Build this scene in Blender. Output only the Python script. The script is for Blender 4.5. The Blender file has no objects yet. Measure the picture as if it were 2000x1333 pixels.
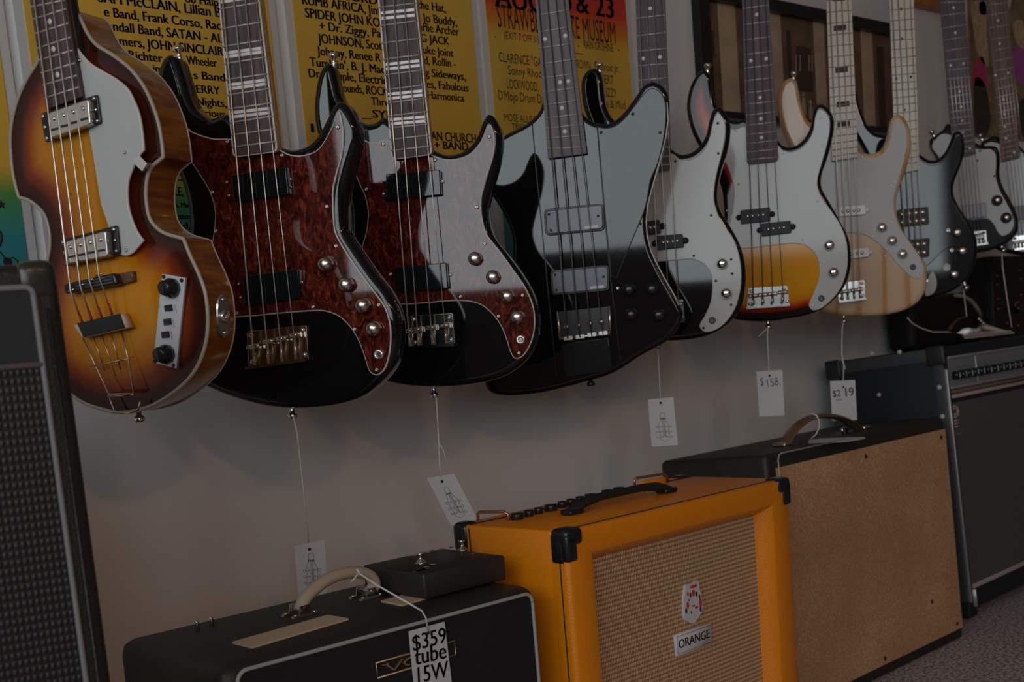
import bpy, bmesh, math, random
from math import sin, cos, tan, atan, atan2, radians, pi, sqrt
from mathutils import Vector as V, Matrix as M
from mathutils.geometry import delaunay_2d_cdt
random.seed(7)
S = bpy.context.scene
COL = S.collection

# ---------------------------------------------------------------- camera
WALL = 0.08                       # y of the wall the guitars hang on
CAM = V((0, -1.62, .70)); FPX = 2400.0; PPX, PPY = 1000.0, 1010.0
HEAD, PIT, ROLL = radians(48.1), radians(8), atan(.085)
fw = V((cos(HEAD)*cos(PIT), sin(HEAD)*cos(PIT), -sin(PIT)))
r0 = V((sin(HEAD), -cos(HEAD), 0)); u0 = r0.cross(fw)
UP = u0*cos(ROLL)+r0*sin(ROLL); RT = r0*cos(ROLL)-u0*sin(ROLL)
cd = bpy.data.cameras.new('camera'); cam = bpy.data.objects.new('camera', cd); COL.objects.link(cam)
mw = M.Identity(4)
for i in range(3):
    mw[i][0], mw[i][1], mw[i][2], mw[i][3] = RT[i], UP[i], -fw[i], CAM[i]
cam.matrix_world = mw
cd.sensor_width = 36; cd.lens = 36*FPX/2000; cd.shift_x = 0; cd.shift_y = (PPY-666.5)/2000
cd.clip_start = .05
cd.dof.use_dof = True; cd.dof.focus_distance = 1.62; cd.dof.aperture_fstop = 8.0
S.camera = cam

# ---------------------------------------------------------------- world, lights, exposure
S.view_settings.view_transform = 'Standard'; S.view_settings.look = 'None'
S.view_settings.gamma = 1; S.view_settings.use_curve_mapping = False
S.view_settings.exposure = 0.0
W = bpy.data.worlds.new('world'); S.world = W; W.use_nodes = True
bg = W.node_tree.nodes['Background']; bg.inputs[0].default_value = (.86, .95, 1.0, 1); bg.inputs[1].default_value = 3.7

def area(name, loc, size, rot, energy, color, portal=False):
    l = bpy.data.lights.new(name, 'AREA'); l.shape = 'RECTANGLE'; l.size, l.size_y = size
    l.energy = energy; l.color = color
    if portal: l.cycles.is_portal = True
    o = bpy.data.objects.new(name, l); COL.objects.link(o); o.location = loc; o.rotation_euler = rot
    return o
VX0, VX1, VZ0, VZ1 = -2.58, -1.7, .9, 2.7        # unseen window added as daylight fill, in the front wall behind the camera
XL, XR, YF, ZC = -2.6, 5.2, -5.6, 2.75         # room: left wall, right wall, front wall, ceiling
WY0, WY1, WZ0, WZ1 = -5.0, -1.05, .92, 2.55    # shop window in the left wall
area('window_portal', (XL+.02, (WY0+WY1)/2, (WZ0+WZ1)/2), (WZ1-WZ0, WY1-WY0), (0, radians(-90), 0), 1, (1, 1, 1), True)
area('window_portal', ((VX0+VX1)/2, YF+.02, (VZ0+VZ1)/2), (VX1-VX0, VZ1-VZ0), (radians(90), 0, 0), 1, (1, 1, 1), True)  # portal of the added fill window
for i in range(6): area('ceiling_lamp', (-.6+1.1*i, -4.2, 2.3), (.2, .2), (radians(35), 0, 0), (9, 4.2, .9, .4, .5, 1.2)[i], (1, .50, .22))

# ---------------------------------------------------------------- pixels to rays, planes
def ray(x, y): return fw+RT*((x-PPX)/FPX)+UP*((PPY-y)/FPX)
def hit(x, y, p0, n):
    d = ray(x, y); return CAM+d*((V(p0)-CAM).dot(n)/d.dot(n))
def onz(x, y, z): return hit(x, y, (0, 0, z), V((0, 0, 1)))
def ony(x, y, yy): return hit(x, y, (0, yy, 0), V((0, 1, 0)))
def onx(x, y, xx): return hit(x, y, (xx, 0, 0), V((1, 0, 0)))

# ---------------------------------------------------------------- materials
MATS = {}
class NT:
    def __init__(s, name):
        s.m = bpy.data.materials.new(name); s.m.use_nodes = True; s.t = s.m.node_tree; s.b = s.t.nodes['Principled BSDF']
    def n(s, t, **k):
        nd = s.t.nodes.new(t)
        for a, b in k.items():
            if a in nd.inputs.keys(): nd.inputs[a].default_value = b
            else: setattr(nd, a, b)
        return nd
    def l(s, a, b): s.t.links.new(a, b)
    def ramp(s, fac, stops):
        r = s.n('ShaderNodeValToRGB'); e = r.color_ramp.elements
        while len(e) < len(stops): e.new(.5)
        for q, (p, c) in zip(e, stops): q.position = p; q.color = (*c, 1)
        s.l(fac, r.inputs[0]); return r.outputs[0]
    def coord(s, scale=(1, 1, 1), rot=(0, 0, 0), kind='Object'):
        tc = s.n('ShaderNodeTexCoord'); mp = s.n('ShaderNodeMapping')
        mp.inputs['Scale'].default_value = scale; mp.inputs['Rotation'].default_value = rot
        s.l(tc.outputs[kind], mp.inputs[0]); return mp.outputs[0]
    def bump(s, h, strength=.3, dist=.001):
        b = s.n('ShaderNodeBump'); b.inputs['Strength'].default_value = strength; b.inputs['Distance'].default_value = dist
        s.l(h, b.inputs['Height']); s.l(b.outputs[0], s.b.inputs['Normal'])
def pm(name, color, rough=.5, metal=0, coat=0, noise=0, nscale=300, bump=0, spec=.5):
    t = NT(name); b = t.b
    b.inputs['Base Color'].default_value = (*color, 1); b.inputs['Roughness'].default_value = rough
    b.inputs['Metallic'].default_value = metal; b.inputs['Coat Weight'].default_value = coat; b.inputs['Coat Roughness'].default_value = .03
    b.inputs['Specular IOR Level'].default_value = spec
    nz = t.n('ShaderNodeTexNoise', Scale=nscale, Detail=3.0); t.l(t.coord(), nz.inputs[0])
    if noise:
        k = 1-noise
        t.l(t.ramp(nz.outputs[0], [(.3, tuple(c*k for c in color)), (.7, tuple(min(1, c*(1+noise)) for c in color))]), b.inputs['Base Color'])
    else:
        rr = t.n('ShaderNodeMapRange'); rr.inputs[3].default_value = max(0, rough-.02); rr.inputs[4].default_value = rough+.03
        t.l(nz.outputs[0], rr.inputs[0]); t.l(rr.outputs[0], b.inputs['Roughness'])
    if bump: t.bump(nz.outputs[0], bump)
    MATS[name] = t.m; return t.m
black = pm('black_lacquer', (.006, .006, .007), .03, spec=.5)
guardwhite = pm('white_pickguard', (.52, .53, .53), .07, spec=.28)
guardblack = pm('black_pickguard', (.008, .009, .01), .04, spec=.45)
edgewhite = pm('white_ply_edge', (.62, .6, .56), .35)
cream = pm('cream_binding', (.42, .36, .29), .35)
pearl = pm('pearl_inlay', (.75, .72, .7), .2, noise=.15, nscale=120)
dotmat = pm('dot_inlay', (.8, .78, .72), .25)
chrome = pm('chrome', (.72, .71, .69), .12, metal=1)
nickel = pm('worn_nickel', (.62, .58, .53), .24, metal=1)
brass = pm('warm_nickel', (.66, .52, .38), .2, metal=1)
steel = pm('string_steel', (.62, .58, .55), .3, metal=1)
blackplastic = pm('black_plastic', (.012, .012, .013), .25)
pickblack = pm('black_pickup_cover', (.008, .012, .014), .05, spec=.48)
rubber = pm('black_rubber', (.012, .012, .012), .6)
smoke = pm('smoked_metal_cover', (.10, .095, .11), .3, metal=.6)
redsilk = pm('red_silk_wrap', (.32, .02, .02), .6)
wire = pm('tail_wire', (.55, .45, .32), .25, metal=1)
tolex = pm('black_vinyl', (.014, .014, .0135), .42, noise=.3, nscale=500, bump=.8)
tolexside = pm('blue_black_vinyl', (.010, .014, .020), .55, noise=.3, nscale=400, bump=.5)
tolexbrown = pm('dark_worn_vinyl', (.021, .018, .014), .5, noise=.35, nscale=420, bump=.6)
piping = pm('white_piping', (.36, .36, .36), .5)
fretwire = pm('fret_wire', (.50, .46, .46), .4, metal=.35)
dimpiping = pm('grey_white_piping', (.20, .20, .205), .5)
faintfret = pm('faint_fret', (.26, .23, .20), .4, metal=.4)
clothblack = pm('black_cloth', (.007, .0075, .008), .85, noise=.3, nscale=900, bump=.3)
orange = pm('orange_vinyl', (.82, .245, .003), .38, noise=.06, nscale=380, bump=.5)
beige = pm('beige_plastic', (.62, .47, .34), .5)
handlemat = pm('cream_rubber_handle', (.50, .40, .31), .55)
paper = pm('white_card', (.60, .595, .605), .7)
ink = pm('black_ink', (.015, .013, .015), .6)
inkgrey = pm('grey_ink', (.2, .19, .2), .7)
inkblue = pm('blue_grey_ink', (.08, .08, .14), .7)
red = pm('red_print', (.62, .03, .03), .5)
blue = pm('blue_print', (.03, .05, .3), .5)
gold = pm('gold_badge', (.62, .43, .24), .3, metal=.8)
stringwhite = pm('white_twine', (.72, .70, .68), .8)
leather = pm('brown_leather', (.13, .062, .03), .35, noise=.3, nscale=40)
pink = pm('pink_print', (.55, .05, .14), .5)
maple = pm('maple', (.50, .43, .34), .22, coat=0, noise=.06, nscale=30)
neckwood = pm('amber_neck', (.45, .22, .06), .25, coat=.5, noise=.12, nscale=30)
walls = pm('white_wall_paint', (.82, .82, .82), .75, noise=.02, nscale=8)
ceilm = pm('dim_ceiling', (.35, .33, .31), .8)
shopwall = pm('dark_shop_wall', (.20, .185, .175), .8)
postermargin = pm('white_sleeve', (.66, .66, .65), .4)
woodtrim = pm('orange_wood', (.5, .2, .04), .4, noise=.2, nscale=25)
blackframe = pm('black_picture_frame', (.01, .01, .01), .3)
panelgrey = pm('grey_control_panel', (.20, .23, .25), .4)
alu = pm('aluminium_trim', (.5, .48, .5), .4, metal=.7)
mauve = pm('mauve_trim', (.42, .33, .32), .5)

def rosewood(name, a, b):
    t = NT(name); nz = t.n('ShaderNodeTexNoise', Scale=60.0, Detail=4.0); t.l(t.coord((2.4, .12, 1)), nz.inputs[0])
    t.l(t.ramp(nz.outputs[0], [(.3, a), (.7, b)]), t.b.inputs['Base Color']); t.b.inputs['Roughness'].default_value = .5; t.b.inputs['Specular IOR Level'].default_value = .2; return t.m
rose = rosewood('rosewood', (.06, .042, .042), (.135, .098, .098))
roseg = rosewood('pale_rosewood', (.13, .115, .13), (.22, .195, .21))
rosep = rosewood('plum_rosewood', (.075, .055, .07), (.13, .098, .118))
roser = rosewood('red_rosewood', (.10, .055, .045), (.20, .115, .10))
# tortoise shell
t = NT('tortoise_shell')
co = t.coord((1, .45, 1), (0, 0, .5))
nz = t.n('ShaderNodeTexNoise', Scale=115.0, Detail=5.0, Roughness=.65, Distortion=1.6); t.l(co, nz.inputs[0])
t.l(t.ramp(nz.outputs[0], [(.30, (.012, .003, .004)), (.45, (.050, .009, .008)), (.57, (.13, .020, .012)), (.74, (.36, .085, .03))]), t.b.inputs['Base Color'])
t.b.inputs['Roughness'].default_value = .035; t.b.inputs['Specular IOR Level'].default_value = .52
tortoise = t.m
def burst(name, stops, rough=.06, grain=True):
    t = NT(name); at = t.n('ShaderNodeAttribute', attribute_name='edge')
    nz = t.n('ShaderNodeTexNoise', Scale=26.0, Detail=3.0); t.l(t.coord((3, .25, 1)), nz.inputs[0])
    mt = t.n('ShaderNodeMath', operation='MULTIPLY_ADD'); mt.inputs[1].default_value = .10; t.l(nz.outputs[0], mt.inputs[0])
    t.l(at.outputs['Fac'], mt.inputs[2])
    t.l(t.ramp(mt.outputs[0], stops), t.b.inputs['Base Color'])
    t.b.inputs['Roughness'].default_value = rough; t.b.inputs['Specular IOR Level'].default_value = .3
    return t.m
burst_violin = burst('violin_sunburst', [(.05, (.016, .005, .003)), (.26, (.065, .011, .006)), (.46, (.27, .045, .010)), (.68, (.52, .17, .006)), (1, (.62, .24, .006))], .06)
burst_bass = burst('three_tone_sunburst', [(.04, (.01, .004, .003)), (.18, (.02, .005, .003)), (.34, (.42, .035, .004)), (.5, (.62, .20, .006)), (.8, (.68, .30, .01))])
# flamed violin side, gradient is the stain of the wood
t = NT('flamed_side')
wv = t.n('ShaderNodeTexNoise', Scale=9.0, Detail=4.0); t.l(t.coord((1, 9, 1)), wv.inputs[0])
t.l(t.ramp(wv.outputs[0], [(.3, (.10, .028, .006)), (.5, (.26, .085, .010)), (.72, (.42, .17, .02))]), t.b.inputs['Base Color'])
t.b.inputs['Roughness'].default_value = .12; t.b.inputs['Specular IOR Level'].default_value = .45
violinside = t.m
# natural ash
t = NT('natural_ash')
wv = t.n('ShaderNodeTexWave', Scale=9.0, Distortion=5.0, Detail=3.0); wv.inputs['Detail Scale'].default_value = 1.2
t.l(t.coord((.75, .05, 1)), wv.inputs[0])
t.l(t.ramp(wv.outputs[0], [(.0, (.60, .42, .26)), (.78, (.58, .38, .22)), (1, (.46, .23, .08))]), t.b.inputs['Base Color'])
t.b.inputs['Roughness'].default_value = .12
ash = t.m
# woven amp cloths
def weave(name, c0, c1, sx, sz, rough=.8, bump=.5):
    t = NT(name); co = t.coord((1, 1, 1))
    a = t.n('ShaderNodeTexWave', Scale=sx, wave_type='BANDS', bands_direction='X'); b = t.n('ShaderNodeTexWave', Scale=sz, wave_type='BANDS', bands_direction='Z')
    t.l(co, a.inputs[0]); t.l(co, b.inputs[0])
    mx = t.n('ShaderNodeMath', operation='MULTIPLY'); t.l(a.outputs[1], mx.inputs[0]); t.l(b.outputs[1], mx.inputs[1])
    t.l(t.ramp(mx.outputs[0], [(.05, c0), (.6, c1)]), t.b.inputs['Base Color']); t.b.inputs['Roughness'].default_value = rough
    t.bump(mx.outputs[0], bump, .002); return t.m
cloth_tan = weave('tan_basket_weave', (.34, .17, .07), (.80, .58, .37), 95, 48)
cloth_black = weave('black_basket_weave', (.003, .003, .003), (.016, .016, .0165), 62, 44, .5, .5)
cloth_grey = weave('grey_speaker_cloth', (.07, .07, .076), (.15, .15, .165), 120, 75, .7, .6)
cloth_fine = weave('charcoal_cloth', (.016, .018, .020), (.032, .034, .036), 150, 150, .8, .3)
t = NT('tan_fibreboard')
nz = t.n('ShaderNodeTexNoise', Scale=6.0, Detail=5.0); t.l(t.coord(), nz.inputs[0])
n2 = t.n('ShaderNodeTexNoise', Scale=420.0, Detail=2.0); t.l(t.coord((1, 1, .5)), n2.inputs[0])
ad = t.n('ShaderNodeMath', operation='MULTIPLY_ADD'); ad.inputs[1].default_value = .7; t.l(n2.outputs[0], ad.inputs[0])
m2 = t.n('ShaderNodeMath', operation='MULTIPLY'); m2.inputs[1].default_value = .35; t.l(nz.outputs[0], m2.inputs[0]); t.l(m2.outputs[0], ad.inputs[2])
t.l(t.ramp(ad.outputs[0], [(.38, (.42, .22, .11)), (.55, (.56, .31, .165)), (.70, (.74, .47, .29))]), t.b.inputs['Base Color'])
t.b.inputs['Roughness'].default_value = .6; fibre = t.m
t = NT('speckled_carpet')
nz = t.n('ShaderNodeTexNoise', Scale=150.0, Detail=3.0); t.l(t.coord(), nz.inputs[0])
t.l(t.ramp(nz.outputs[0], [(.36, (.10, .085, .09)), (.5, (.42, .36, .36)), (.66, (.70, .62, .62))]), t.b.inputs['Base Color'])
t.b.inputs['Roughness'].default_value = .95; t.bump(nz.outputs[0], 1, .006); carpet = t.m
def printed(name, stops):
    # printed colour bands of a rainbow poster, laid out along the sheet's own height
    t = NT(name); tc = t.n('ShaderNodeTexCoord'); sp = t.n('ShaderNodeSeparateXYZ'); t.l(tc.outputs['Object'], sp.inputs[0])
    mr = t.n('ShaderNodeMapRange'); mr.inputs[1].default_value = 0; mr.inputs[2].default_value = .9; t.l(sp.outputs[2], mr.inputs[0])
    t.l(t.ramp(mr.outputs[0], stops), t.b.inputs['Base Color']); t.b.inputs['Roughness'].default_value = .35; return t.m
YEL = (.80, .50, .075); YEL2 = (.76, .44, .055)

# ---------------------------------------------------------------- mesh helpers
def put(name, bm, mat, parent=None, mtx=None, smooth=None):
    me = bpy.data.meshes.new(name)
    if smooth is not None:
        for f in bm.faces: f.smooth = smooth
    bm.normal_update(); bm.to_mesh(me); bm.free()
    for m in (mat if isinstance(mat, (list, tuple)) else [mat]): me.materials.append(m)
    o = bpy.data.objects.new(name, me); COL.objects.link(o)
    if parent: o.parent = parent
    if mtx is not None: o.matrix_local = mtx
    return o
def tag(o, label=None, cat=None, group=None, kind=None):
    for k, v in (('label', label), ('category', cat), ('group', group), ('kind', kind)):
        if v: o[k] = v
    return o
def empty(name, mtx, label, cat, group=None):
    o = bpy.data.objects.new(name, None); COL.objects.link(o); o.empty_display_size = .05
    o.matrix_world = mtx if isinstance(mtx, M) else M.Translation(V(mtx))
    return tag(o, label, cat, group)
def box(bm, x0, x1, y0, y1, z0, z1, mi=0):
    v = [bm.verts.new((x, y, z)) for z in (z0, z1) for y in (y0, y1) for x in (x0, x1)]
    fs = [(0, 2, 3, 1), (4, 5, 7, 6), (0, 1, 5, 4), (2, 6, 7, 3), (0, 4, 6, 2), (1, 3, 7, 5)]
    out = [bm.faces.new([v[i] for i in f]) for f in fs]
    for f in out: f.material_index = mi
    return v
def rbox(x0, x1, y0, y1, z0, z1, r, seg=3):
    bm = bmesh.new(); box(bm, x0, x1, y0, y1, z0, z1)
    if r: bmesh.ops.bevel(bm, geom=bm.edges[:], offset=r, segments=seg, profile=.5, affect='EDGES')
    for f in bm.faces: f.smooth = True
    return bm
def hexa(bm, a, b):     # a, b: lists of matching points (bottom loop, top loop)
    va = [bm.verts.new(p) for p in a]; vb = [bm.verts.new(p) for p in b]; n = len(a)
    bm.faces.new(va[::-1]); bm.faces.new(vb)
    for i in range(n): bm.faces.new([va[i], va[(i+1) % n], vb[(i+1) % n], vb[i]])
def frame_of(d):
    d = d.normalized(); a = V((0, 0, 1)) if abs(d.z) < .9 else V((1, 0, 0))
    x = a.cross(d).normalized(); return x, d.cross(x)
def tube(bm, pts, r, n=8, cap=True, flat=1.0):
    pts = [V(p) for p in pts]; rings = []
    d0 = (pts[1]-pts[0]); x, y = frame_of(d0)
    for i, p in enumerate(pts):
        d = (pts[min(i+1, len(pts)-1)]-pts[max(i-1, 0)]).normalized()
        x = (x-d*x.dot(d)).normalized(); y = d.cross(x)
        rr = r[i] if isinstance(r, (list, tuple)) else r
        rings.append([bm.verts.new(p+x*(rr*cos(2*pi*k/n))+y*(rr*flat*sin(2*pi*k/n))) for k in range(n)])
    for a, b in zip(rings, rings[1:]):
        for k in range(n):
            f = bm.faces.new([a[k], a[(k+1) % n], b[(k+1) % n], b[k]]); f.smooth = True
    if cap: bm.faces.new(rings[0][::-1]); bm.faces.new(rings[-1])
def lathe(bm, prof, o=(0, 0, 0), ax=V((0, 0, 1)), n=20):
    o = V(o); x, y = frame_of(ax); ax = ax.normalized(); rings = []
    for r, h in prof:
        if r < 1e-6: rings.append([bm.verts.new(o+ax*h)])
        else: rings.append([bm.verts.new(o+ax*h+x*(r*cos(2*pi*k/n))+y*(r*sin(2*pi*k/n))) for k in range(n)])
    for a, b in zip(rings, rings[1:]):
        for k in range(n):
            va = [a[k % len(a)], a[(k+1) % len(a)], b[(k+1) % len(b)], b[k % len(b)]]
            u = []
            for q in va:
                if q not in u: u.append(q)
            if len(u) > 2:
                try: bm.faces.new(u).smooth = True
                except ValueError: pass
    if len(rings[0]) > 1: bm.faces.new(rings[0][::-1])
    if len(rings[-1]) > 1: bm.faces.new(rings[-1])
def smooth_poly(pts, k=6, closed=True):
    # Catmull-Rom through 2D points; a third element marks a sharp corner
    P = [V((p[0], p[1])) for p in pts]; C = [len(p) > 2 for p in pts]; n = len(P); out = []
    for i in range(n if closed else n-1):
        p1, p2 = P[i], P[(i+1) % n]
        p0 = P[i-1] if (closed or i > 0) and not C[i] else p1*2-p2
        p3 = P[(i+2) % n] if (closed or i < n-2) and not C[(i+1) % n] else p2*2-p1
        def tt(a, b): return max(1e-6, (b-a).length**.5)
        t0 = 0; t1 = t0+tt(p0, p1); t2 = t1+tt(p1, p2); t3 = t2+tt(p2, p3)
        for j in range(k):
            t = t1+(t2-t1)*j/k
            a1 = p0*((t1-t)/(t1-t0))+p1*((t-t0)/(t1-t0)); a2 = p1*((t2-t)/(t2-t1))+p2*((t-t1)/(t2-t1)); a3 = p2*((t3-t)/(t3-t2))+p3*((t-t2)/(t3-t2))
            b1 = a1*((t2-t)/(t2-t0))+a2*((t-t0)/(t2-t0)); b2 = a2*((t3-t)/(t3-t1))+a3*((t-t1)/(t3-t1))
            out.append(b1*((t2-t)/(t2-t1))+b2*((t-t1)/(t2-t1)))
    if not closed: out.append(P[-1])
    return out
def ccw(p): return p if sum(a.x*b.y-b.x*a.y for a, b in zip(p, p[1:]+p[:1])) > 0 else p[::-1]
def inset(poly, d):     # poly ccw, positive d moves inwards
    n = len(poly); out = []
    for i in range(n):
        a, b, c = poly[i-1], poly[i], poly[(i+1) % n]
        e1 = (b-a); e2 = (c-b)
        if e1.length < 1e-7: e1 = e2
        if e2.length < 1e-7: e2 = e1
        e1.normalize(); e2.normalize()
        m = V((-(e1.y+e2.y), e1.x+e2.x))
        if m.length < 1e-6: out.append(b); continue
        m.normalize(); c_ = max(.5, m.dot(V((-e1.y, e1.x)))); out.append(b+m*(d/c_))
    return out
def slab(poly, z0, z1, rf=0, rb=0, seg=5, side=0, cap_front=True):
    # closed 2D outline -> solid between z0 (back) and z1 (front) with rounded rims
    bm = bmesh.new(); poly = ccw(list(poly)); rings = []
    if rb:
        for i in range(seg+1):
            a = pi/2*i/seg; rings.append((rb*(1-sin(a)), z0+rb*(1-cos(a))))
    else: rings.append((0, z0))
    if rf:
        for i in range(seg+1):
            a = pi/2*i/seg; rings.append((rf*(1-cos(a)), z1-rf*(1-sin(a))))
    else: rings.append((0, z1))
    n = len(poly); dm = max(d for d, z in rings); IN = {d: inset(poly, d) for d, z in rings}
    if dm > .004:
        # rim points that would fold over in a tight curve slide onto the chord between their good neighbours
        ok = [edge_dist(p, poly) > dm*.93 and inside(p, poly) for p in IN[dm]]
        if any(ok) and not all(ok):
            for d, q in IN.items():
                if d < dm*.25: continue
                for i in range(n):
                    if ok[i]: continue
                    a = i
                    while not ok[a % n]: a -= 1
                    b = i
                    while not ok[b % n]: b += 1
                    q[i] = IN[d][a % n].lerp(IN[d][b % n], (i-a)/(b-a))
    R = [[bm.verts.new((p.x, p.y, z)) for p in IN[d]] for d, z in rings]
    for a, b in zip(R, R[1:]):
        for i in range(n):
            f = bm.faces.new([a[i], a[(i+1) % n], b[(i+1) % n], b[i]]); f.smooth = True; f.material_index = side
    for ring, up in ((R[0], False), (R[-1], True)):
        if up and not cap_front: continue
        if n < 30:
            bm.faces.new(ring if up else ring[::-1]); continue
        vs, es, fs, ov, *_ = delaunay_2d_cdt([V((v.co.x, v.co.y)) for v in ring], [], [list(range(n))], 1, 1e-7)
        mp = [ring[o[0]] if o else bm.verts.new((p.x, p.y, ring[0].co.z)) for p, o in zip(vs, ov)]
        for f in fs:
            q = [mp[i] for i in f]
            if len(set(q)) < 3: continue
            a = sum(q[i].co.x*q[(i+1) % len(q)].co.y-q[(i+1) % len(q)].co.x*q[i].co.y for i in range(len(q)))
            if (a > 0) != up: q = q[::-1]
            try: bm.faces.new(q)
            except ValueError: pass
    return bm
def inside(p, poly):
    c = False; j = len(poly)-1
    for i in range(len(poly)):
        a, b = poly[i], poly[j]
        if (a.y > p.y) != (b.y > p.y) and p.x < (b.x-a.x)*(p.y-a.y)/(b.y-a.y)+a.x: c = not c
        j = i
    return c
def edge_dist(p, poly):
    best = 9
    for a, b in zip(poly, poly[1:]+poly[:1]):
        d = b-a; L = d.length_squared
        t_ = 0 if L == 0 else max(0, min(1, (p-a).dot(d)/L)); best = min(best, (a+d*t_-p).length)
    return best
def dome(poly, z, arch, reach, step=.007):
    # triangulated plate carrying the distance to its rim; arch: height of the carved top
    poly = ccw(list(poly)); n = len(poly); pts = list(poly)
    xs = [p.x for p in poly]; ys = [p.y for p in poly]; x = min(xs)
    while x < max(xs):
        y = min(ys)
        while y < max(ys):
            q = V((x, y))
            if inside(q, poly) and edge_dist(q, poly) > step*.6: pts.append(q)
            y += step
        x += step
    vs, es, fs, *_ = delaunay_2d_cdt(pts, [], [list(range(n))], 1, 1e-6)
    bm = bmesh.new(); ly = bm.verts.layers.float.new('edge'); bv = []
    for p in vs:
        d = min(1, edge_dist(p, poly)/reach); s = d*d*(3-2*d)
        v_ = bm.verts.new((p.x, p.y, z+arch*s)); v_[ly] = d; bv.append(v_)
    for f in fs:
        try: bm.faces.new([bv[i] for i in f]).smooth = True
        except ValueError: pass
    bmesh.ops.recalc_face_normals(bm, faces=bm.faces[:])
    if sum(f.normal.z for f in bm.faces) < 0: bmesh.ops.reverse_faces(bm, faces=bm.faces[:])
    return bm
def text_bm(s, bold=0, shear=0, space=1.0):
    c = bpy.data.curves.new('t', 'FONT'); c.body = s; c.size = 1; c.offset = bold; c.shear = shear; c.space_character = space; c.resolution_u = 3
    o = bpy.data.objects.new('t', c); COL.objects.link(o); bpy.context.view_layer.update()
    me = bpy.data.meshes.new_from_object(o.evaluated_get(bpy.context.evaluated_depsgraph_get()))
    bpy.data.objects.remove(o); bpy.data.curves.remove(c)
    bm = bmesh.new(); bm.from_mesh(me); bpy.data.meshes.remove(me)
    xs = [v.co.x for v in bm.verts]
    return bm, (min(xs) if xs else 0), (max(xs) if xs else 1)
def add_text(dst, s, p, xdir, ydir, width, cap, bold=0, shear=0):
    # fit s so that it starts at p, is `width` wide along xdir, with capitals `cap` tall along ydir
    bm, x0, x1 = text_bm(s, 0, shear); k = width/max(1e-4, x1-x0); h = cap/.72
    for sh in ((-bold, 0, bold) if bold else (0,)):      # heavier weight: strokes widened sideways
        mp = {}
        for v in bm.verts: mp[v] = dst.verts.new(p+xdir*((v.co.x-x0+sh)*k)+ydir*(v.co.y*h))
        for f in bm.faces:
            try: dst.faces.new([mp[v] for v in f.verts])
            except ValueError: pass
    bm.free()
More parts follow.
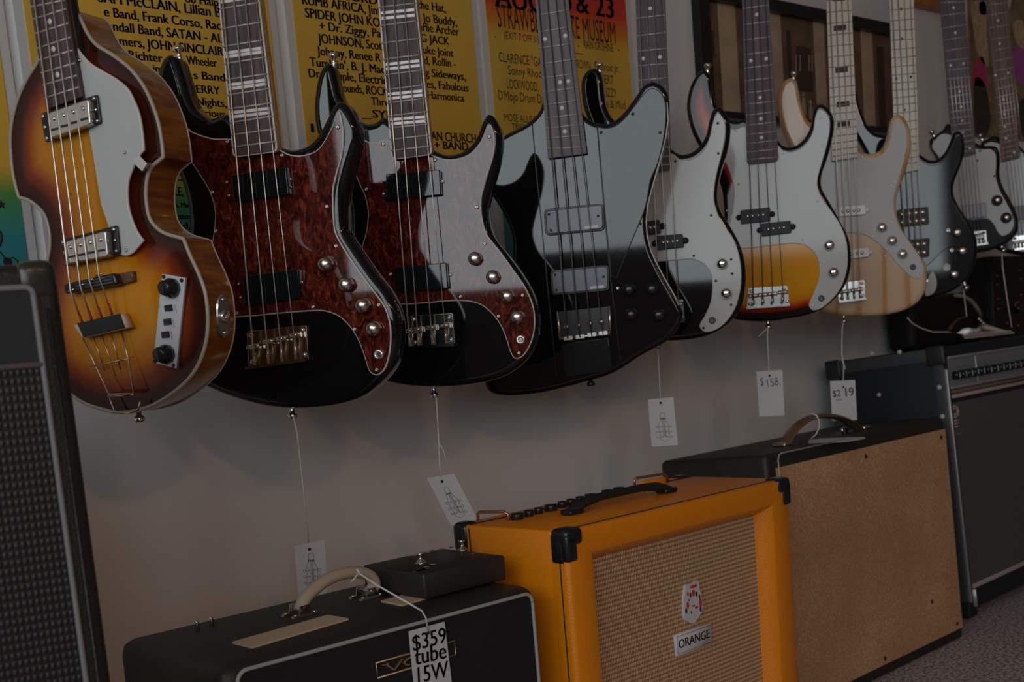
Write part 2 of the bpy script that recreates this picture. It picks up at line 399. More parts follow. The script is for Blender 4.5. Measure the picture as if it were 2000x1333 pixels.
# ---------------------------------------------------------------- guitars
class Guitar:
    def __init__(s, name, label, cat, anchor, phi, top, bottom, lean=0, row=-.20):
        a = radians(228.1-phi); ln = radians(lean)
        s.A = ony(*anchor, row); s.N = V((cos(a)*cos(ln), sin(a)*cos(ln), sin(ln)))
        v = hit(*top, s.A, s.N)-hit(*bottom, s.A, s.N); v.normalize(); s.v = v; s.u = v.cross(s.N)
        m = M.Identity(4)
        for i in range(3): m[i][0], m[i][1], m[i][2], m[i][3] = s.u[i], s.v[i], s.N[i], s.A[i]
        s.m = m; s.root = empty(name, m, label, cat, 'guitars and basses hung on the wall')
    def L(s, x, y, z=0):
        d = hit(x, y, s.A+s.N*z, s.N)-s.A
        return V((d.dot(s.u), d.dot(s.v), z))
    def P(s, pts, z=0):
        o = []
        for p in pts:
            q = s.L(p[0], p[1], z); o.append((q.x, q.y)+((1,) if len(p) > 2 else ()))
        return o
    def V2(s, pts, z=0): return [V((p[0], p[1])) for p in s.P(pts, z)]
    def put(s, name, bm, mat, parent=None): return put(name, bm, mat, parent or s.root)
    def body(s, pts, th, r, mat, shrink=.003):
        poly = inset(ccw(smooth_poly(s.P(pts, -th/2), 7)), shrink)
        s.poly = poly
        return s.put('body', slab(poly, -th, 0, r, r, 6), mat)
    def guard(s, pts, mat, edge, z=.0002, t=.0028, name='pickguard'):
        poly = smooth_poly(s.P(pts, z+t), 6)
        return s.put(name, slab(poly, z, z+t, .0016, 0, 2, side=1), [mat, edge])
    def plate(s, name, pts, z0, z1, mat, r=.001, parent=None, k=None):
        poly = smooth_poly(s.P(pts, z1), k) if k else s.V2(pts, z1)
        return s.put(name, slab(poly, z0, z1, r, 0, 3), mat, parent)
    def rplate(s, name, pts, z0, z1, mat, cr=.004, r=.001, parent=None):
        # quad with rounded corners
        q = ccw(s.V2(pts, z1)); out = []
        for i in range(4):
            a, b, c = q[i-1], q[i], q[(i+1) % 4]
            e1 = (a-b).normalized(); e2 = (c-b).normalized()
            for j in range(5):
                t_ = j/4; p1 = b+e1*cr; p2 = b+e2*cr
                out.append(p1*(1-t_)**2+b*(2*t_*(1-t_))+p2*t_**2)
        return s.put(name, slab(out, z0, z1, r, 0, 3), mat, parent)
    def screws(s, pts, z, mat, r=.0028, parent=None, name='screw'):
        for x, y in pts:
            bm = bmesh.new(); lathe(bm, [(r, 0), (r, .0006), (r*.8, .0016), (r*.35, .0019), (r*.3, .0012), (0, .0011)], s.L(x, y, z), n=12); s.put(name, bm, mat, parent)
    def knobs(s, pts, z, mat, r=.009, h=.015, kind='dome'):
        for x, y in pts:
            bm = bmesh.new(); c = s.L(x, y, z+h); c.z = z
            pr = [(r, 0), (r, h*.55), (r*.93, h*.75), (r*.7, h*.92), (r*.35, h), (0, h)] if kind == 'dome' else [(r*1.2, 0), (r*1.15, h*.18), (r*.95, h*.3), (r*.9, h*.92), (r*.8, h), (0, h)]
            lathe(bm, pr, c, n=24); s.put('knob', bm, mat)
    def jack(s, x, y, z, mat, r=.0075):
        bm = bmesh.new(); lathe(bm, [(r, 0), (r, .0015), (r*.8, .003), (r*.42, .0035), (r*.4, -.002), (0, -.002)], s.L(x, y, z), n=20); s.put('jack_socket', bm, mat)
    def button(s, x, y, mat, dirn=None, z=None, ln=.012):
        # strap button standing out of the rim in the body plane
        z = -.02 if z is None else z
        c = s.L(x, y, z); d = V(dirn or (0, -1, 0))
        bm = bmesh.new(); lathe(bm, [(.0045, -ln*1.3), (.004, -ln*.2), (.0035, ln*.25), (.0068, ln*.5), (.0072, ln*.8), (.005, ln), (0, ln)], c, d, 16); return s.put('strap_button', bm, mat)
    def neck(s, tl, tr, bl, br, zt, board, wood, frets, bind=None, fretmat=None, total=.60, round_end=.004):
        s.zt = zt
        a1, b1 = s.L(*bl, zt), s.L(*br, zt); a0, b0 = s.L(*tl, zt), s.L(*tr, zt)
        s.ed = (tl, bl, tr, br)
        k = total/(a0-a1).length
        at, bt = a1+(a0-a1)*k, b1+(b0-b1)*k
        s.top = (at+bt)/2
        def quad(g, e=0):
            x = (b1-a1).normalized()
            q = [a1-x*g, b1+x*g, bt+x*g, at-x*g]
            q = [V((p.x, p.y)) for p in q]; q[0].y -= e; q[1].y -= e
            out = []
            for i in (0, 1):
                a, b, c = q[i-1], q[i], q[i+1]; e1 = (a-b).normalized(); e2 = (c-b).normalized()
                for j in range(5):
                    t_ = j/4; out.append((b+e1*round_end)*(1-t_)**2+b*(2*t_*(1-t_))+(b+e2*round_end)*t_**2)
            return out+q[2:]
        s.nk = s.put('neck', slab(quad(-.001), zt-.027, zt-.006, 0, .010, 5), wood)
        s.fb = s.put('fingerboard', slab(quad(-.0022 if bind else 0), zt-.006, zt, .0005, 0, 2), board)
        if bind: s.put('neck_binding', slab(quad(0, .001), zt-.0058, zt-.0004, .0005, 0, 2), bind)
        for ly, ry in frets:
            p, q = s.at(0, ly), s.at(1, ry); d = (q-p).normalized(); p += d*.001; q -= d*.001
            p.z = q.z = zt+.0002; bm = bmesh.new(); tube(bm, [p, q], .0008 if fretmat == faintfret else .0013, 6, flat=.9); s.put('fret', bm, fretmat or fretwire, s.fb)
        # frets carry on out of the picture to the nut
        (l0, r0_), (l1, r1_) = frets[0], frets[1]
        p, q = s.at(0, l0), s.at(1, r0_); g = (s.at(0, l1)-p).length; dy = (a0-a1).normalized()
        for i in range(14):
            g *= 1.0595; p = p+dy*g; q = q+dy*g
            if p.y > s.top.y-.01: break
            bm = bmesh.new(); tube(bm, [p, q], .0011, 6, flat=.9); s.put('fret', bm, fretmat or fretwire, s.fb)
        # headstock above the picture
        w = .03; y = s.top.y; x = s.top.x
        hp = [V(c) for c in ((x-.02, y-.005), (x+.02, y-.005), (x+.035, y+.03), (x+.034, y+.15), (x+.01, y+.185), (x-.035, y+.17), (x-.042, y+.05))]
        s.put('headstock', slab(hp, zt-.024, zt-.010, .002, .002, 2), wood)
    def at(s, side, y, z=None):
        (x0, y0), (x1, y1) = (s.ed[0], s.ed[1]) if side == 0 else (s.ed[2], s.ed[3])
        return s.L(x0+(x1-x0)*(y-y0)/(y1-y0), y, s.zt if z is None else z)
    def dots(s, pts, mat, r=.0033):
        for x, y in pts:
            bm = bmesh.new(); lathe(bm, [(r, -.001), (r, .0004), (0, .0004)], s.L(x, y, s.zt), n=14); s.put('inlay_dot', bm, mat, s.fb)
    def bars(s, ys, mat, hw, x0=.06, x1=.94):
        for ly, ry in ys:
            p, q = s.at(0, ly), s.at(1, ry); d = q-p; p2 = p+d*x0; q2 = p+d*x1; n = V((-d.y, d.x, 0)).normalized()*hw
            bm = bmesh.new(); hexa(bm, [c+V((0, 0, -.001)) for c in (p2-n, q2-n, q2+n, p2+n)], [c+V((0, 0, .0004)) for c in (p2-n, q2-n, q2+n, p2+n)])
            s.put('inlay_block', bm, mat, s.fb)
    def strings(s, tops, bots, zb, mat, tails=None, ztail=.006, r=(.0012, .0007), y0=0):
        n = len(tops); zt = s.zt+.004
        for i in range(n):
            p, q = s.L(tops[i], y0, zt), s.L(*bots[i], zb)
            d = (p-q); kk = (s.top.y-q.y)/d.y; e = q+d*kk
            rr = r[0]+(r[1]-r[0])*i/max(1, n-1); pts = [e, q]
            if tails: pts.append(s.L(*tails[i], ztail))
            bm = bmesh.new(); tube(bm, pts, rr, 6); s.put('string', bm, mat)
    def bridge(s, q, bots, plate, sad, z=.003, wallh=.012, slots=True):
        # base plate with a turned-up tail, one barrel saddle and one spring per string, corner screws
        TL, TR, BR, BL = q
        root = s.rplate('bridge_plate', q, z-.002, z+.001, plate, .003, .0006)
        a, b = s.L(*BL, z), s.L(*BR, z); up = (s.L(*TL, z)-a).normalized(); Lh = (s.L(*TL, z)-a).length
        bm = bmesh.new(); hexa(bm, [a, b, b+up*.004, a+up*.004], [p+V((0, 0, wallh)) for p in (a, b, b+up*.004, a+up*.004)]); s.put('bridge_tail', bm, plate, root)
        wd = (b-a); n = len(bots)
        for i, (x, y) in enumerate(bots):
            c = s.L(x, y, z+.009); c.z = z+.007
            hw = wd.normalized()*(wd.length/n*.44)
            bm = bmesh.new(); tube(bm, [c-hw, c+hw], .0038, 10)
            for k in (-.6, .6): tube(bm, [c+hw*k+V((0, 0, -.006)), c+hw*k+V((0, 0, .006))], .0013, 6)
            s.put('saddle', bm, sad, root)
            bm = bmesh.new(); e = c-up*(c.y-a.y-.004); e.z = c.z
            tube(bm, [c-up*.004, e], .0021, 8); s.put('saddle_screw', bm, sad, root)
        for p, ins in ((TL, (1, -1)), (TR, (-1, -1)), (BR, (-1, 1)), (BL, (1, 1))):
            c = s.L(*p, z+.001)+wd.normalized()*(ins[0]*.006)+up*(ins[1]*(.006 if ins[1] < 0 else .009))
            bm = bmesh.new(); lathe(bm, [(.0036, 0), (.0034, .001), (.002, .0022), (0, .0022)], c, n=12); s.put('screw', bm, sad, root)
        return root

# --- violin-shaped bass ------------------------------------------------------------------
g = Guitar('violin_bass', 'sunburst violin-shaped bass with white pickguard beside the tall black speaker cabinet', 'bass guitar', (125, 200), 24, (94, 0), (125, 202), 0, -.20)
front = [(143, 19, 1), (154, 31), (170, 63), (186, 85), (220, 107), (249, 129), (271, 154), (287, 180), (299, 208), (309, 239), (315, 271), (319, 307, 1),
 (308, 316), (296, 327), (288, 346), (285, 372), (286, 397), (293, 428), (314, 451), (358, 466, 1), (371, 498), (388, 535), (400, 569), (405, 602), (406, 636),
 (402, 670), (388, 711), (368, 741), (338, 768), (311, 786), (287, 797), (257, 805), (230, 807), (196, 800), (162, 788), (130, 765), (103, 735), (88, 690), (80, 640), (80, 580), (88, 525),
 (96, 480), (94, 448), (85, 420), (70, 403), (52, 391), (36, 387, 1), (30, 368), (24, 340), (20, 302), (19, 265), (24, 227), (35, 189), (53, 151), (72, 120), (84, 85), (100, 45), (118, 20, 1)]
g.poly = ccw(smooth_poly(g.P(front, 0), 6)); TH = .052
sides = g.put('body', slab(g.poly, -TH, -.001, 0, .002, 3, cap_front=False), violinside)
tag(sides, 'flamed amber side and back of the body')
g.put('top', dome(g.poly, -.0008, .0085, .078), burst_violin)
for z_ in (-.001, -TH+.001):
    bm = bmesh.new(); pp = [V((p.x, p.y, z_)) for p in inset(g.poly, .0006)]; tube(bm, pp+pp[:2], .0023 if z_ > -.01 else .0014, 8); g.put('binding', bm, cream)
ZG = .013
pg_ = [(147, 88, 1), (158, 104), (176, 123), (202, 139), (227, 154), (249, 173), (261, 195), (271, 221), (277, 252), (281, 293, 1), (268, 310), (257, 334), (250, 356), (249, 388), (252, 410), (257, 427), (267, 451), (280, 470, 1),
 (269, 483), (258, 495), (245, 500), (233, 498, 1), (215, 455, 1), (196, 400, 1), (172, 252, 1), (158, 190, 1)]
g.guard(pg_, guardwhite, edgewhite, ZG-.003, .003)
g.screws([(157, 118), (244, 298), (247, 489)], ZG, nickel, .0022)
bm = bmesh.new()
a, b, c, d = [g.L(*p, ZG) for p in ((263, 318), (274, 303), (291, 320), (281, 335))]
hexa(bm, [a, b, c, d], [p+V((0, 0, .003)) for p in (a, b, c, d)])
c2 = [g.L(*p, -.001) for p in ((288, 331), (296, 320))]
hexa(bm, [c2[0]+V((0, 0, -.014)), c2[1]+V((0, 0, -.014)), c2[1]+V((.002, 0, -.014)), c2[0]+V((.002, 0, -.014))], [c2[0]+V((0, 0, .015)), c2[1]+V((0, 0, .015)), c2[1]+V((.002, 0, .015)), c2[0]+V((.002, 0, .015))])
g.put('pickguard_bracket', bm, chrome)
fr = [(14, 0), (38, 17), (66, 45), (95, 72), (118, 98), (143, 123), (167, 147), (192, 170)]
g.neck((58, 0), (128, 0), (90, 214), (159, 189), .020, rose, blackplastic, fr, bind=None, total=.52, round_end=.001)
g.dots([(97, 42), (104, 96), (112, 146)], dotmat, .0032)
def cover_pickup(g, plate_q, cover_q, z, slots):
    p = g.rplate('pickup', plate_q, z, z+.003, blackplastic, .003)
    c = g.rplate('pickup_cover', cover_q, z+.003, z+.012, nickel, .003, .0015, p)
    q = g.V2(plate_q, z+.003)
    for i, k in ((0, .12), (0, .88), (1, .12), (1, .5), (1, .88), (0, .5)):
        a_, b_ = (q[0], q[3]) if i == 0 else (q[1], q[2]); m_ = a_+(b_-a_)*k; o_ = (q[1]-q[0]).normalized()*(.004 if i == 0 else -.005)
        bm = bmesh.new(); lathe(bm, [(.0026, 0), (.0024, .001), (0, .0016)], (m_.x+o_.x, m_.y+o_.y, z+.003), n=10); g.put('screw', bm, chrome, p)
    q = g.V2(cover_q, z+.012)
    for r_ in (.3, .72):
        for k in (.14, .38, .62, .86):
            a_ = q[0]+(q[3]-q[0])*r_; b_ = q[1]+(q[2]-q[1])*r_; m_ = a_+(b_-a_)*k
            bm = bmesh.new()
            if r_ < .5: lathe(bm, [(.0026, 0), (.0024, .0008), (0, .0012)], (m_.x, m_.y, z+.0121), n=10)
            else: box(bm, m_.x-.005, m_.x+.005, m_.y-.0012, m_.y+.0012, z+.0121, z+.0127)
            g.put('pole_screw' if r_ < .5 else 'pole_slot', bm, chrome if r_ < .5 else blackplastic, p)
cover_pickup(g, [(78, 222), (189, 184), (197, 241), (88, 279)], [(92, 221), (172, 193), (177, 243), (98, 270)], .0135, 0)
cover_pickup(g, [(117, 469), (228, 440), (234, 496), (127, 521)], [(123, 473), (206, 451), (211, 501), (132, 516)], .0135, 0)
bots = [(138, 569), (157, 559), (175, 549), (193, 538)]
b_ = g.rplate('bridge', [(123, 555), (222, 533), (229, 556), (125, 575)], .006, .0245, blackplastic, .004, .003)
g.plate('bridge_foot', [(232, 534), (257, 530), (260, 550), (233, 557)], .006, .014, leather, .002, b_)
for i in range(3):
    k = .25+.25*i; q = g.V2([(123, 555), (222, 533), (229, 556), (125, 575)], .0245); p1 = q[0]+(q[3]-q[0])*k; p2 = q[1]+(q[2]-q[1])*k
    bm = bmesh.new(); tube(bm, [(p1.x+.002, p1.y, .0247), (p2.x-.004, p2.y, .0247)], .0009, 6); g.put('saddle_slot', bm, smoke, b_)
for x, y in bots:
    p = g.L(x, y, .026); bm = bmesh.new(); tube(bm, [p+V((-.005, 0, -.001)), p+V((.005, .0018, -.001))], .0012, 6); g.put('saddle', bm, nickel, b_)
tails = [(162, 634), (180, 628), (199, 622), (219, 616)]
g.strings([67, 84, 102, 120], bots, .0275, steel, tails, .020, (.0014, .0009))
for (x, y), (x0, y0) in zip(tails, bots):
    k = .30; p, q = g.L(x, y, .0205), g.L(x+(x0-x)*k, y+(y0-y)*k, .0222); bm = bmesh.new(); tube(bm, [p, q], .0017, 6); g.put('string_wrap', bm, redsilk)
tp = g.plate('tailpiece', [(141, 635), (237, 613), (250, 640), (158, 661)], .010, .022, beige, .003)
tag(tp, 'black topped tailpiece block with tan ends')
g.plate('tailpiece_top', [(150, 632), (233, 613), (243, 641), (162, 659)], .0215, .0235, rubber, .0008, tp)
bm = bmesh.new()
z = .014; pp = [g.L(*p, z) for p in ((162, 662), (180, 700), (213, 771), (262, 769), (250, 700), (237, 645))]; tube(bm, pp, .0012, 7)
tube(bm, [g.L(177, 716, z+.002), g.L(252, 701, z+.002)], .001, 6)
tube(bm, [g.L(211, 774, z-.002), g.L(263, 771, z-.002)], .0018, 6); g.put('tail_wire', bm, wire, tp)
for (x0, y0, x1, y1) in ((181, 655, 205, 725), (198, 652, 226, 735), (216, 648, 236, 722)):
    bm = bmesh.new(); tube(bm, [g.L(x0, y0, z), g.L(x1, y1, .010)], .0008, 6); g.put('tail_rod', bm, wire, tp)
bm = bmesh.new(); pp = [g.L(*p, .010) for p in ((213, 772), (218, 790), (224, 803), (250, 808), (270, 800), (274, 784))]; tube(bm, pp, .0012, 6); g.put('tail_anchor_loop', bm, wire, tp)
cp = g.plate('control_plate', [(316, 535), (361, 543), (344, 720), (299, 709)], .004, .0085, pm('pale_control_plate', (.60, .62, .66), .3), .0006)
for x, y in ((326, 563), (316, 693)):
    bm = bmesh.new(); c = g.L(x, y, .018); c.z = .0085
    lathe(bm, [(.0115, 0), (.0112, .006), (.009, .009), (.0085, .0155), (.006, .0165), (0, .0165)], c, n=10); box(bm, c.x-.001, c.x+.001, c.y-.0085, c.y+.0085, .0085, .0258); g.put('knob', bm, blackplastic, cp)
for x, y in ((328, 602), (326, 629), (322, 654)):
    c = g.L(x, y, .010); bm = bmesh.new(); box(bm, c.x-.0055, c.x+.0055, c.y-.0035, c.y+.0035, .0085, .0095); box(bm, c.x-.001, c.x+.005, c.y-.003, c.y+.003, .0095, .0135); g.put('rocker_switch', bm, blackplastic, cp)
g.screws([(320, 541), (355, 548), (303, 706), (339, 714)], .0085, blackplastic, .0024, cp)
bm = bmesh.new()
for s_, x, y, w_, h_ in (('VOLUME', 347, 588, .010, .002), ('SOLO', 313, 602, .006, .002), ('RHYTHM', 346, 612, .010, .002), ('BASS ON', 341, 640, .009, .002), ('TREBLE ON', 338, 665, .010, .002), ('VOLUME', 333, 704, .010, .002)):
    add_text(bm, s_, g.L(x, y, .0087), V((0, 1, 0)), V((-1, 0, 0)), w_, h_)
g.put('lettering', bm, inkgrey, cp)
# jack plate on the right rim
c = g.L(406, 640, -.026); q = min(g.poly, key=lambda p: (p-V((c.x, c.y))).length if p.x > 0 else 9)
q = max([p for p in g.poly if abs(p.y-g.L(406, 636, 0).y) < .012], key=lambda p: p.x)
nrm = V((1, -.12, 0)).normalized(); c = V((q.x, q.y, -.027))+nrm*.0002; tx = V((-nrm.y, nrm.x, 0))
def rim_disc(c, n_, t_, a_, b_, h):
    bm = bmesh.new(); w = V((0, 0, 1)); lo = []; hi = []
    for k in range(24):
        an = 2*pi*k/24; o = t_*(a_*abs(sin(an))**.8*(1 if sin(an) > 0 else -1))+w*(b_*cos(an)); lo.append(c+o); hi.append(c+o*.94+n_*h)
    hexa(bm, lo, hi); return bm
jp = g.put('jack_plate', rim_disc(c, nrm, tx, .025, .012, .002), nickel)
bm = bmesh.new(); lathe(bm, [(.008, 0), (.008, .002), (.006, .004), (.0035, .0045), (.003, 0), (0, 0)], c+nrm*.002, nrm, 18); g.put('jack_socket', bm, chrome, jp)
for k in (-1, 1):
    bm = bmesh.new(); lathe(bm, [(.003, 0), (.002, .0015), (0, .0018)], c+nrm*.002+tx*(.019*k), nrm, 10); g.put('screw', bm, chrome, jp)
g.button(270, 806, chrome, (0, -1, 0), -.02)
VIOLIN = g

# --- two black basses with tortoise guards -------------------------------------------------
LS = [(3, 1)]
def jazz(name, label, anchor, phi, top, bot, lean, body, guard, nk, frets, bars, screws, p1, p2, pscr, brq, stops, sbots, tails, knobs, jack, btn, horn, brm, sadm):
    g = Guitar(name, label, 'bass guitar', anchor, phi, top, bot, lean)
    g.body(body, .040, .010, black)
    g.guard(guard, tortoise, edgewhite)
    g.neck(*nk, .015, rose, neckwood, frets, bind=edgewhite, fretmat=fretwire, round_end=.007)
    g.bars(bars, pearl, .0019)  # paired bars: reflected stripes on each block inlay built into its shape
    g.screws(screws, .003, nickel)
    for q in (p1, p2):
        g.rplate('pickup', q, .001, .013, pickblack, .0025, .0012)
    g.screws(pscr, .003, nickel, .0022)
    g.bridge(brq, sbots, brm, sadm)
    g.strings(stops, sbots, .017, steel, tails, .008)
    g.knobs(knobs, .003, nickel, .0096, .016)
    g.jack(*jack, .003, nickel)
    g.button(*btn, chrome, (0, -1, 0)); g.button(*horn[:2], chrome, horn[2])
    return g
bodyA = [(343, 106), (359, 115), (367, 135), (375, 161), (383, 189), (394, 211), (410, 225), (422, 230), (438, 225), (455, 222), (500, 262), (539, 275), (558, 286), (580, 291), (602, 286), (618, 275), (630, 259), (643, 234), (656, 209), (668, 197), (684, 202), (700, 224), (709, 249), (711, 274), (706, 302), (695, 340), (687, 372), (684, 400), (684, 427), (688, 451), (708, 484), (738, 528), (769, 569), (787, 609), (791, 643), (788, 687), (778, 717), (748, 754), (715, 778), (674, 792), (627, 799), (586, 801), (539, 798), (492, 788), (451, 775), (418, 761), (390, 748), (360, 718), (345, 680), (340, 630), (345, 580), (358, 530), (372, 480), (376, 440), (374, 405), (364, 365), (348, 328), (330, 300), (316, 262), (310, 215), (312, 165), (319, 135), (329, 114)]
guardA = [(361, 246, 1), (374, 256), (388, 262), (416, 270), (448, 271), (500, 280), (542, 290), (564, 301), (589, 303), (615, 295), (630, 279), (646, 250), (655, 228), (662, 217), (668, 236), (671, 268), (668, 302), (657, 343), (651, 372), (651, 400), (652, 425), (656, 454), (674, 488), (704, 532), (731, 569), (752, 599), (762, 630), (764, 663), (760, 697), (750, 724), (735, 734), (721, 726), (713, 704), (701, 670), (684, 641), (661, 619), (634, 609), (600, 609), (539, 614), (485, 619), (448, 619), (425, 605), (408, 570), (402, 535), (408, 500), (415, 465), (419, 430), (418, 406), (407, 372), (388, 340), (369, 309), (362, 280)]
def f4(lst, k): return [(a/k, b/k) for a, b in lst]
frA = f4([(75, 20), (235, 180), (380, 325), (520, 465), (650, 600), (775, 720), (888, 838), (1000, 945), (1100, 1050), (1200, 1150)], 4.164)
barA = f4([(20, -32), (436, 388), (466, 418), (695, 648), (726, 680), (920, 880), (956, 914)], 4.164)
GA = jazz('electric_bass', 'black bass with glossy red tortoise pickguard, next to the violin-shaped bass', (497, 300), 14.5, (466, 0), (497, 298), 0, bodyA, guardA,
 ((426, 0), (506, 0), (454, 306), (542, 295)), frA, barA,
 [(422, 451), (639, 404), (657, 481), (612, 600), (740, 596), (693, 644), (736, 723), (463, 612), (366, 258), (445, 277), (551, 304), (660, 249), (415, 376)],
 [(451, 342), (558, 326), (564, 380), (457, 394)], [(472, 540), (583, 526), (585, 582), (478, 597)], [(444, 356), (448, 382), (567, 351), (568, 366), (467, 555), (471, 581), (590, 552)],
 [(482, 648), (598, 635), (603, 706), (486, 722)], [435, 457, 479, 500], [(494, 677), (521, 668), (547, 662), (574, 655)], [(500, 707), (530, 702), (556, 700), (584, 696)],
 [(630, 516), (670, 556), (703, 597), (724, 643)], (740, 693), (570, 801), (349, 108, (-.15, 1, 0)), brass, nickel)
bodyB = [(648, 123), (660, 132), (667, 158), (675, 189), (690, 215), (709, 235), (722, 241), (737, 239), (752, 228), (790, 250), (843, 284), (857, 294), (876, 301), (895, 299), (914, 290), (930, 272), (943, 240), (955, 223), (967, 225), (979, 243), (986, 265), (986, 290), (982, 315), (974, 346), (966, 375), (959, 406), (960, 430), (970, 460), (998, 498), (1023, 532), (1045, 570), (1056, 602), (1058, 639), (1051, 674), (1033, 706), (1002, 731), (970, 745), (926, 754), (876, 759), (829, 759), (788, 755), (745, 745), (705, 725), (672, 690), (658, 645), (660, 590), (672, 530), (684, 480), (688, 440), (684, 400), (670, 365), (652, 330), (634, 295), (620, 255), (616, 214), (619, 180), (625, 151), (634, 132)]
guardB = [(702, 260, 1), (715, 275), (735, 277), (757, 270), (800, 288), (846, 303), (867, 310), (889, 310), (914, 302), (933, 284), (947, 258), (957, 243), (965, 261), (966, 290), (960, 318), (949, 350), (942, 378), (940, 405), (942, 425), (951, 457), (977, 491), (1002, 526), (1024, 557), (1040, 592), (1045, 620), (1043, 652), (1033, 680), (1018, 699), (1005, 701), (997, 690), (989, 665), (977, 636), (958, 611), (936, 595), (911, 589), (876, 589), (829, 593), (788, 595), (745, 590), (722, 570), (706, 535), (703, 500), (708, 476), (715, 450), (718, 420), (716, 400), (710, 378), (700, 357), (690, 325), (692, 288)]
frB = f4([(62, 25), (210, 168), (352, 312), (485, 445), (612, 570), (732, 692), (840, 800), (945, 910), (1045, 1010), (1138, 1100), (1228, 1190)], 4.169)
barB = f4([(108, 76), (152, 122), (528, 492), (566, 530), (770, 738), (806, 772), (976, 950), (1012, 984)], 4.169)
GB = jazz('electric_bass', 'black bass with white daylight glaring across most of its tortoise pickguard', (803, 308), 10.6, (776, 0), (803, 306), 0, bodyB, guardB,
 ((738, 0), (813, 0), (764, 311), (844, 301)), frB, barB,
 [(749, 282), (850, 313), (956, 267), (865, 355), (932, 405), (931, 405), (947, 476), (900, 580), (1021, 577), (974, 618), (1014, 690), (763, 536), (716, 370)],
 [(753, 340), (858, 331), (861, 381), (756, 391)], [(768, 523), (871, 513), (875, 564), (772, 571)], [(746, 355), (750, 379), (866, 355), (880, 537)],
 [(799, 617), (884, 612), (889, 676), (803, 682)], [748, 769, 789, 808], [(798, 647), (815, 644), (842, 640), (869, 636)], [(803, 668), (820, 670), (846, 668), (873, 665)],
 [(925, 505), (960, 541), (988, 579), (1008, 620)], (1017, 664), (847, 762), (652, 120, (0, 1, 0)), chrome, nickel)

# --- neck-through black bass ---------------------------------------------------------------
g = Guitar('electric_bass', 'all black winged bass with two grey metal pickup covers and no tortoise', 'bass guitar', (1108, 305), 9.6, (1078, 0), (1108, 305), -1.2)
bodyC = [(1059, 202), (1053, 217), (1037, 235), (1012, 250), (990, 261), (966, 278), (952, 305), (950, 345), (958, 380), (972, 402), (985, 425), (998, 457), (1001, 495), (993, 560), (975, 635), (955, 695), (946, 730), (948, 755), (960, 770), (990, 776), (1030, 774), (1080, 766), (1147, 748), (1191, 735), (1222, 719), (1250, 700), (1267, 690), (1300, 672), (1322, 651), (1334, 630), (1337, 611), (1333, 597), (1320, 572), (1302, 541), (1285, 508), (1277, 489), (1270, 461), (1268, 433), (1271, 400), (1281, 360), (1292, 325), (1301, 295), (1307, 265), (1311, 225), (1311, 198), (1304, 177), (1290, 163), (1275, 159), (1257, 166), (1242, 186), (1227, 207), (1212, 225), (1197, 237), (1179, 241), (1164, 238), (1146, 226), (1137, 213), (1100, 195)]
g.body(bodyC, .036, .008, black)
gc = [(1166, 247, 1), (1185, 250), (1202, 245), (1220, 230), (1240, 205), (1258, 182), (1272, 172), (1288, 178), (1300, 200), (1301, 235), (1296, 275), (1285, 320), (1272, 350), (1261, 405), (1233, 475), (1215, 519), (1205, 545, 1), (1193, 540, 1), (1181, 420, 1)]
g.guard(gc, guardblack, smoke, .0002, .002)
for pts in ([(1039, 236), (1047, 330), (1056, 420), (1071, 576), (1087, 735)], [(1166, 243), (1173, 330), (1181, 420), (1194, 557), (1212, 706)]):
    bm = bmesh.new(); tube(bm, [g.L(*p, .0001) for p in pts], .0009, 6); g.put('neck_joint_line', bm, smoke)
bm = bmesh.new(); tube(bm, [g.L(*p, -.0005) for p in ((1303, 200), (1305, 235), (1300, 270), (1290, 310), (1277, 355), (1265, 400), (1262, 433), (1264, 461), (1271, 489), (1279, 508), (1296, 541), (1314, 572), (1326, 597))], .0011, 6); g.put('edge_line', bm, edgewhite)
frC = [(30, 19), (63, 52), (94.5, 84.4), (125, 115.6), (153, 143), (180.5, 170), (206, 195), (231.6, 222), (251, 243), (271, 263), (291, 287)]
g.neck((1046, 0), (1110, 0), (1070, 310), (1146, 300), .012, roseg, blackplastic, frC, None, fretwire, round_end=.001)
g.dots([(1064.5, 76.5), (1104, 70), (1094, 161), (1110, 159), (1097.6, 211), (1103, 257)], dotmat, .0034)
for q, sc in (([(1065, 412), (1176, 400), (1178, 447), (1068, 458)], [(1072, 419), (1076, 450), (1168, 422)]), ([(1077, 531), (1186, 520), (1188, 565), (1080, 575)], [(1084, 537), (1087, 567), (1179, 541)])):
    rim = g.rplate('pickup', [(q[0][0]-3, q[0][1]-3), (q[1][0]+3, q[1][1]-3), (q[2][0]+3, q[2][1]+3), (q[3][0]-3, q[3][1]+3)], .0005, .006, blackplastic, .008)
    g.rplate('pickup_cover', q, .005, .009, smoke, .007, .0012, rim)
    g.screws(sc, .009, blackplastic, .0022, rim)
    p = g.L((q[2][0]+q[3][0])/2+32, (q[2][1]+q[3][1])/2-9, .0092); bm = bmesh.new(); box(bm, p.x-.011, p.x+.011, p.y-.002, p.y+.002, .009, .0098); g.put('cover_badge', bm, edgewhite, rim)
sb = [(1106, 639), (1129, 636), (1152, 632), (1174, 629)]
br = g.rplate('bridge', [(1089, 609), (1190, 598), (1192, 652), (1094, 662)], .001, .007, blackplastic, .003)
for pts in ([(1089, 609), (1094, 664)], [(1190, 598), (1192, 654)], [(1093, 662), (1192, 652)]):
    bm = bmesh.new(); tube(bm, [g.L(*p, .009) for p in pts], .0024, 8); g.put('bridge_rail', bm, nickel, br)
